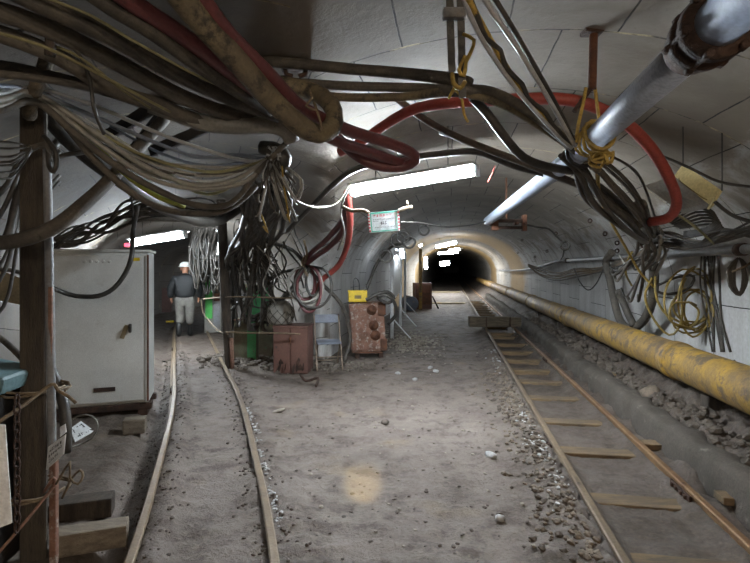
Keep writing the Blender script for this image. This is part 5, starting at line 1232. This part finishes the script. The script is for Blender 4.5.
for hidx, s in ((lh, -1), (rh, 1)):
    hx, hy, hz = s * .295, .09, .83
    for k in range(4): body.append([hidx, ((hx - s * .012, hy - .028 + k * .019, hz - .045), .0095), ((hx - s * .022, hy - .026 + k * .02, hz - .085 + .006 * abs(k - 1.5)), .0085)])
    body.append([hidx, ((hx - s * .02, hy + .035, hz - .02), .011), ((hx - s * .03, hy + .05, hz - .05), .009)])
body.append([0, ((-.1, 0, .82), .095), ((Lk[0], Lk[1], Lk[2]), .062), (La, .042), ((-.125, .06, .05), .04)])
body.append([0, ((.1, 0, .82), .095), (Rk, .062), (Ra, .042), ((.11, .26, .05), .04)])
b_ = place(skin_mesh(body), 'body', 'skin')
jk = [[((0, -.0, .84), (.23, .185)), ((0, -.0, 1.0), (.25, .2)), ((0, .0, 1.2), (.26, .2)), ((0, .03, 1.34), (.18, .15)), ((0, .07, 1.43), (.09, .085))],
      [2, ((-.22, .02, 1.3), .12), ((-.3, -.02, 1.12), .1), ((-.305, .06, .87), .062)], [2, ((.22, .02, 1.3), .12), ((.3, -.02, 1.12), .1), ((.305, .06, .87), .062)]]
place(skin_mesh(jk), 'jacket', 'jacket')
tr = [[((0, 0, 1.0), (.2, .15)), ((0, -.01, .86), (.2, .16))], [1, ((-.105, .0, .76), .135), (Lk, .105), ((-.12, -.05, .3), .085)], [1, ((.105, .0, .76), .135), (Rk, .105), ((.105, .05, .28), .085)]]
place(skin_mesh(tr), 'trousers', 'trousers')
for s, an, toe, up in ((-1, La, (-.125, .07, .045), (-.12, -.06, .34)), (1, Ra, (.11, .28, .045), (.105, .05, .33))):
    place(skin_mesh([[(up, .07), ((an[0], an[1] - .01, an[2] + .06), .06), ((an[0], an[1] - .02, an[2] - .03), .058), (((an[0] + toe[0]) / 2, (an[1] + toe[1]) / 2, .05), .05), (toe, .045)]]), 'boot', 'boots')
def local_build(mb, name, mat):
    me = bpy.data.meshes.new(name); bmesh.ops.recalc_face_normals(mb.bm, faces=mb.bm.faces); mb.bm.to_mesh(me); mb.bm.free(); return place(me, name, mat)
hm = MB().lathe((0, .125, 1.575), (0, .125, 1.72), [(0, .128), (.004, .15), (.012, .15), (.016, .128), (.05, .124), (.085, .105), (.11, .07), (.12, .03), (.122, .004)], 24)
hm.box((0, .27, 1.585), (.16, .08, .012), None, .005)
hel = local_build(hm, 'helmet', 'helmet')
local_build(MB().box((0, .245, 1.63), (.05, .04, .045), None, .01), 'cap_lamp_housing', 'black_metal')
fc = MB(); fc.box((0, .235, 1.525), (.026, .04, .045), None, .012); fc.build
local_build(fc, 'nose', 'skin')
for s in (-1, 1): local_build(MB().rock((s * .083, .12, 1.53), .03, 2, (.4, .8, 1.1), 1), 'ear', 'skin')
for s in (-1, 1): local_build(MB().rock((s * .032, .218, 1.545), .012, 2, (1.2, .6, .8), 1), 'eye', 'ink')
local_build(MB().box((0, .217, 1.485), (.05, .015, .012), None, .005), 'mouth', 'redbrown_box')
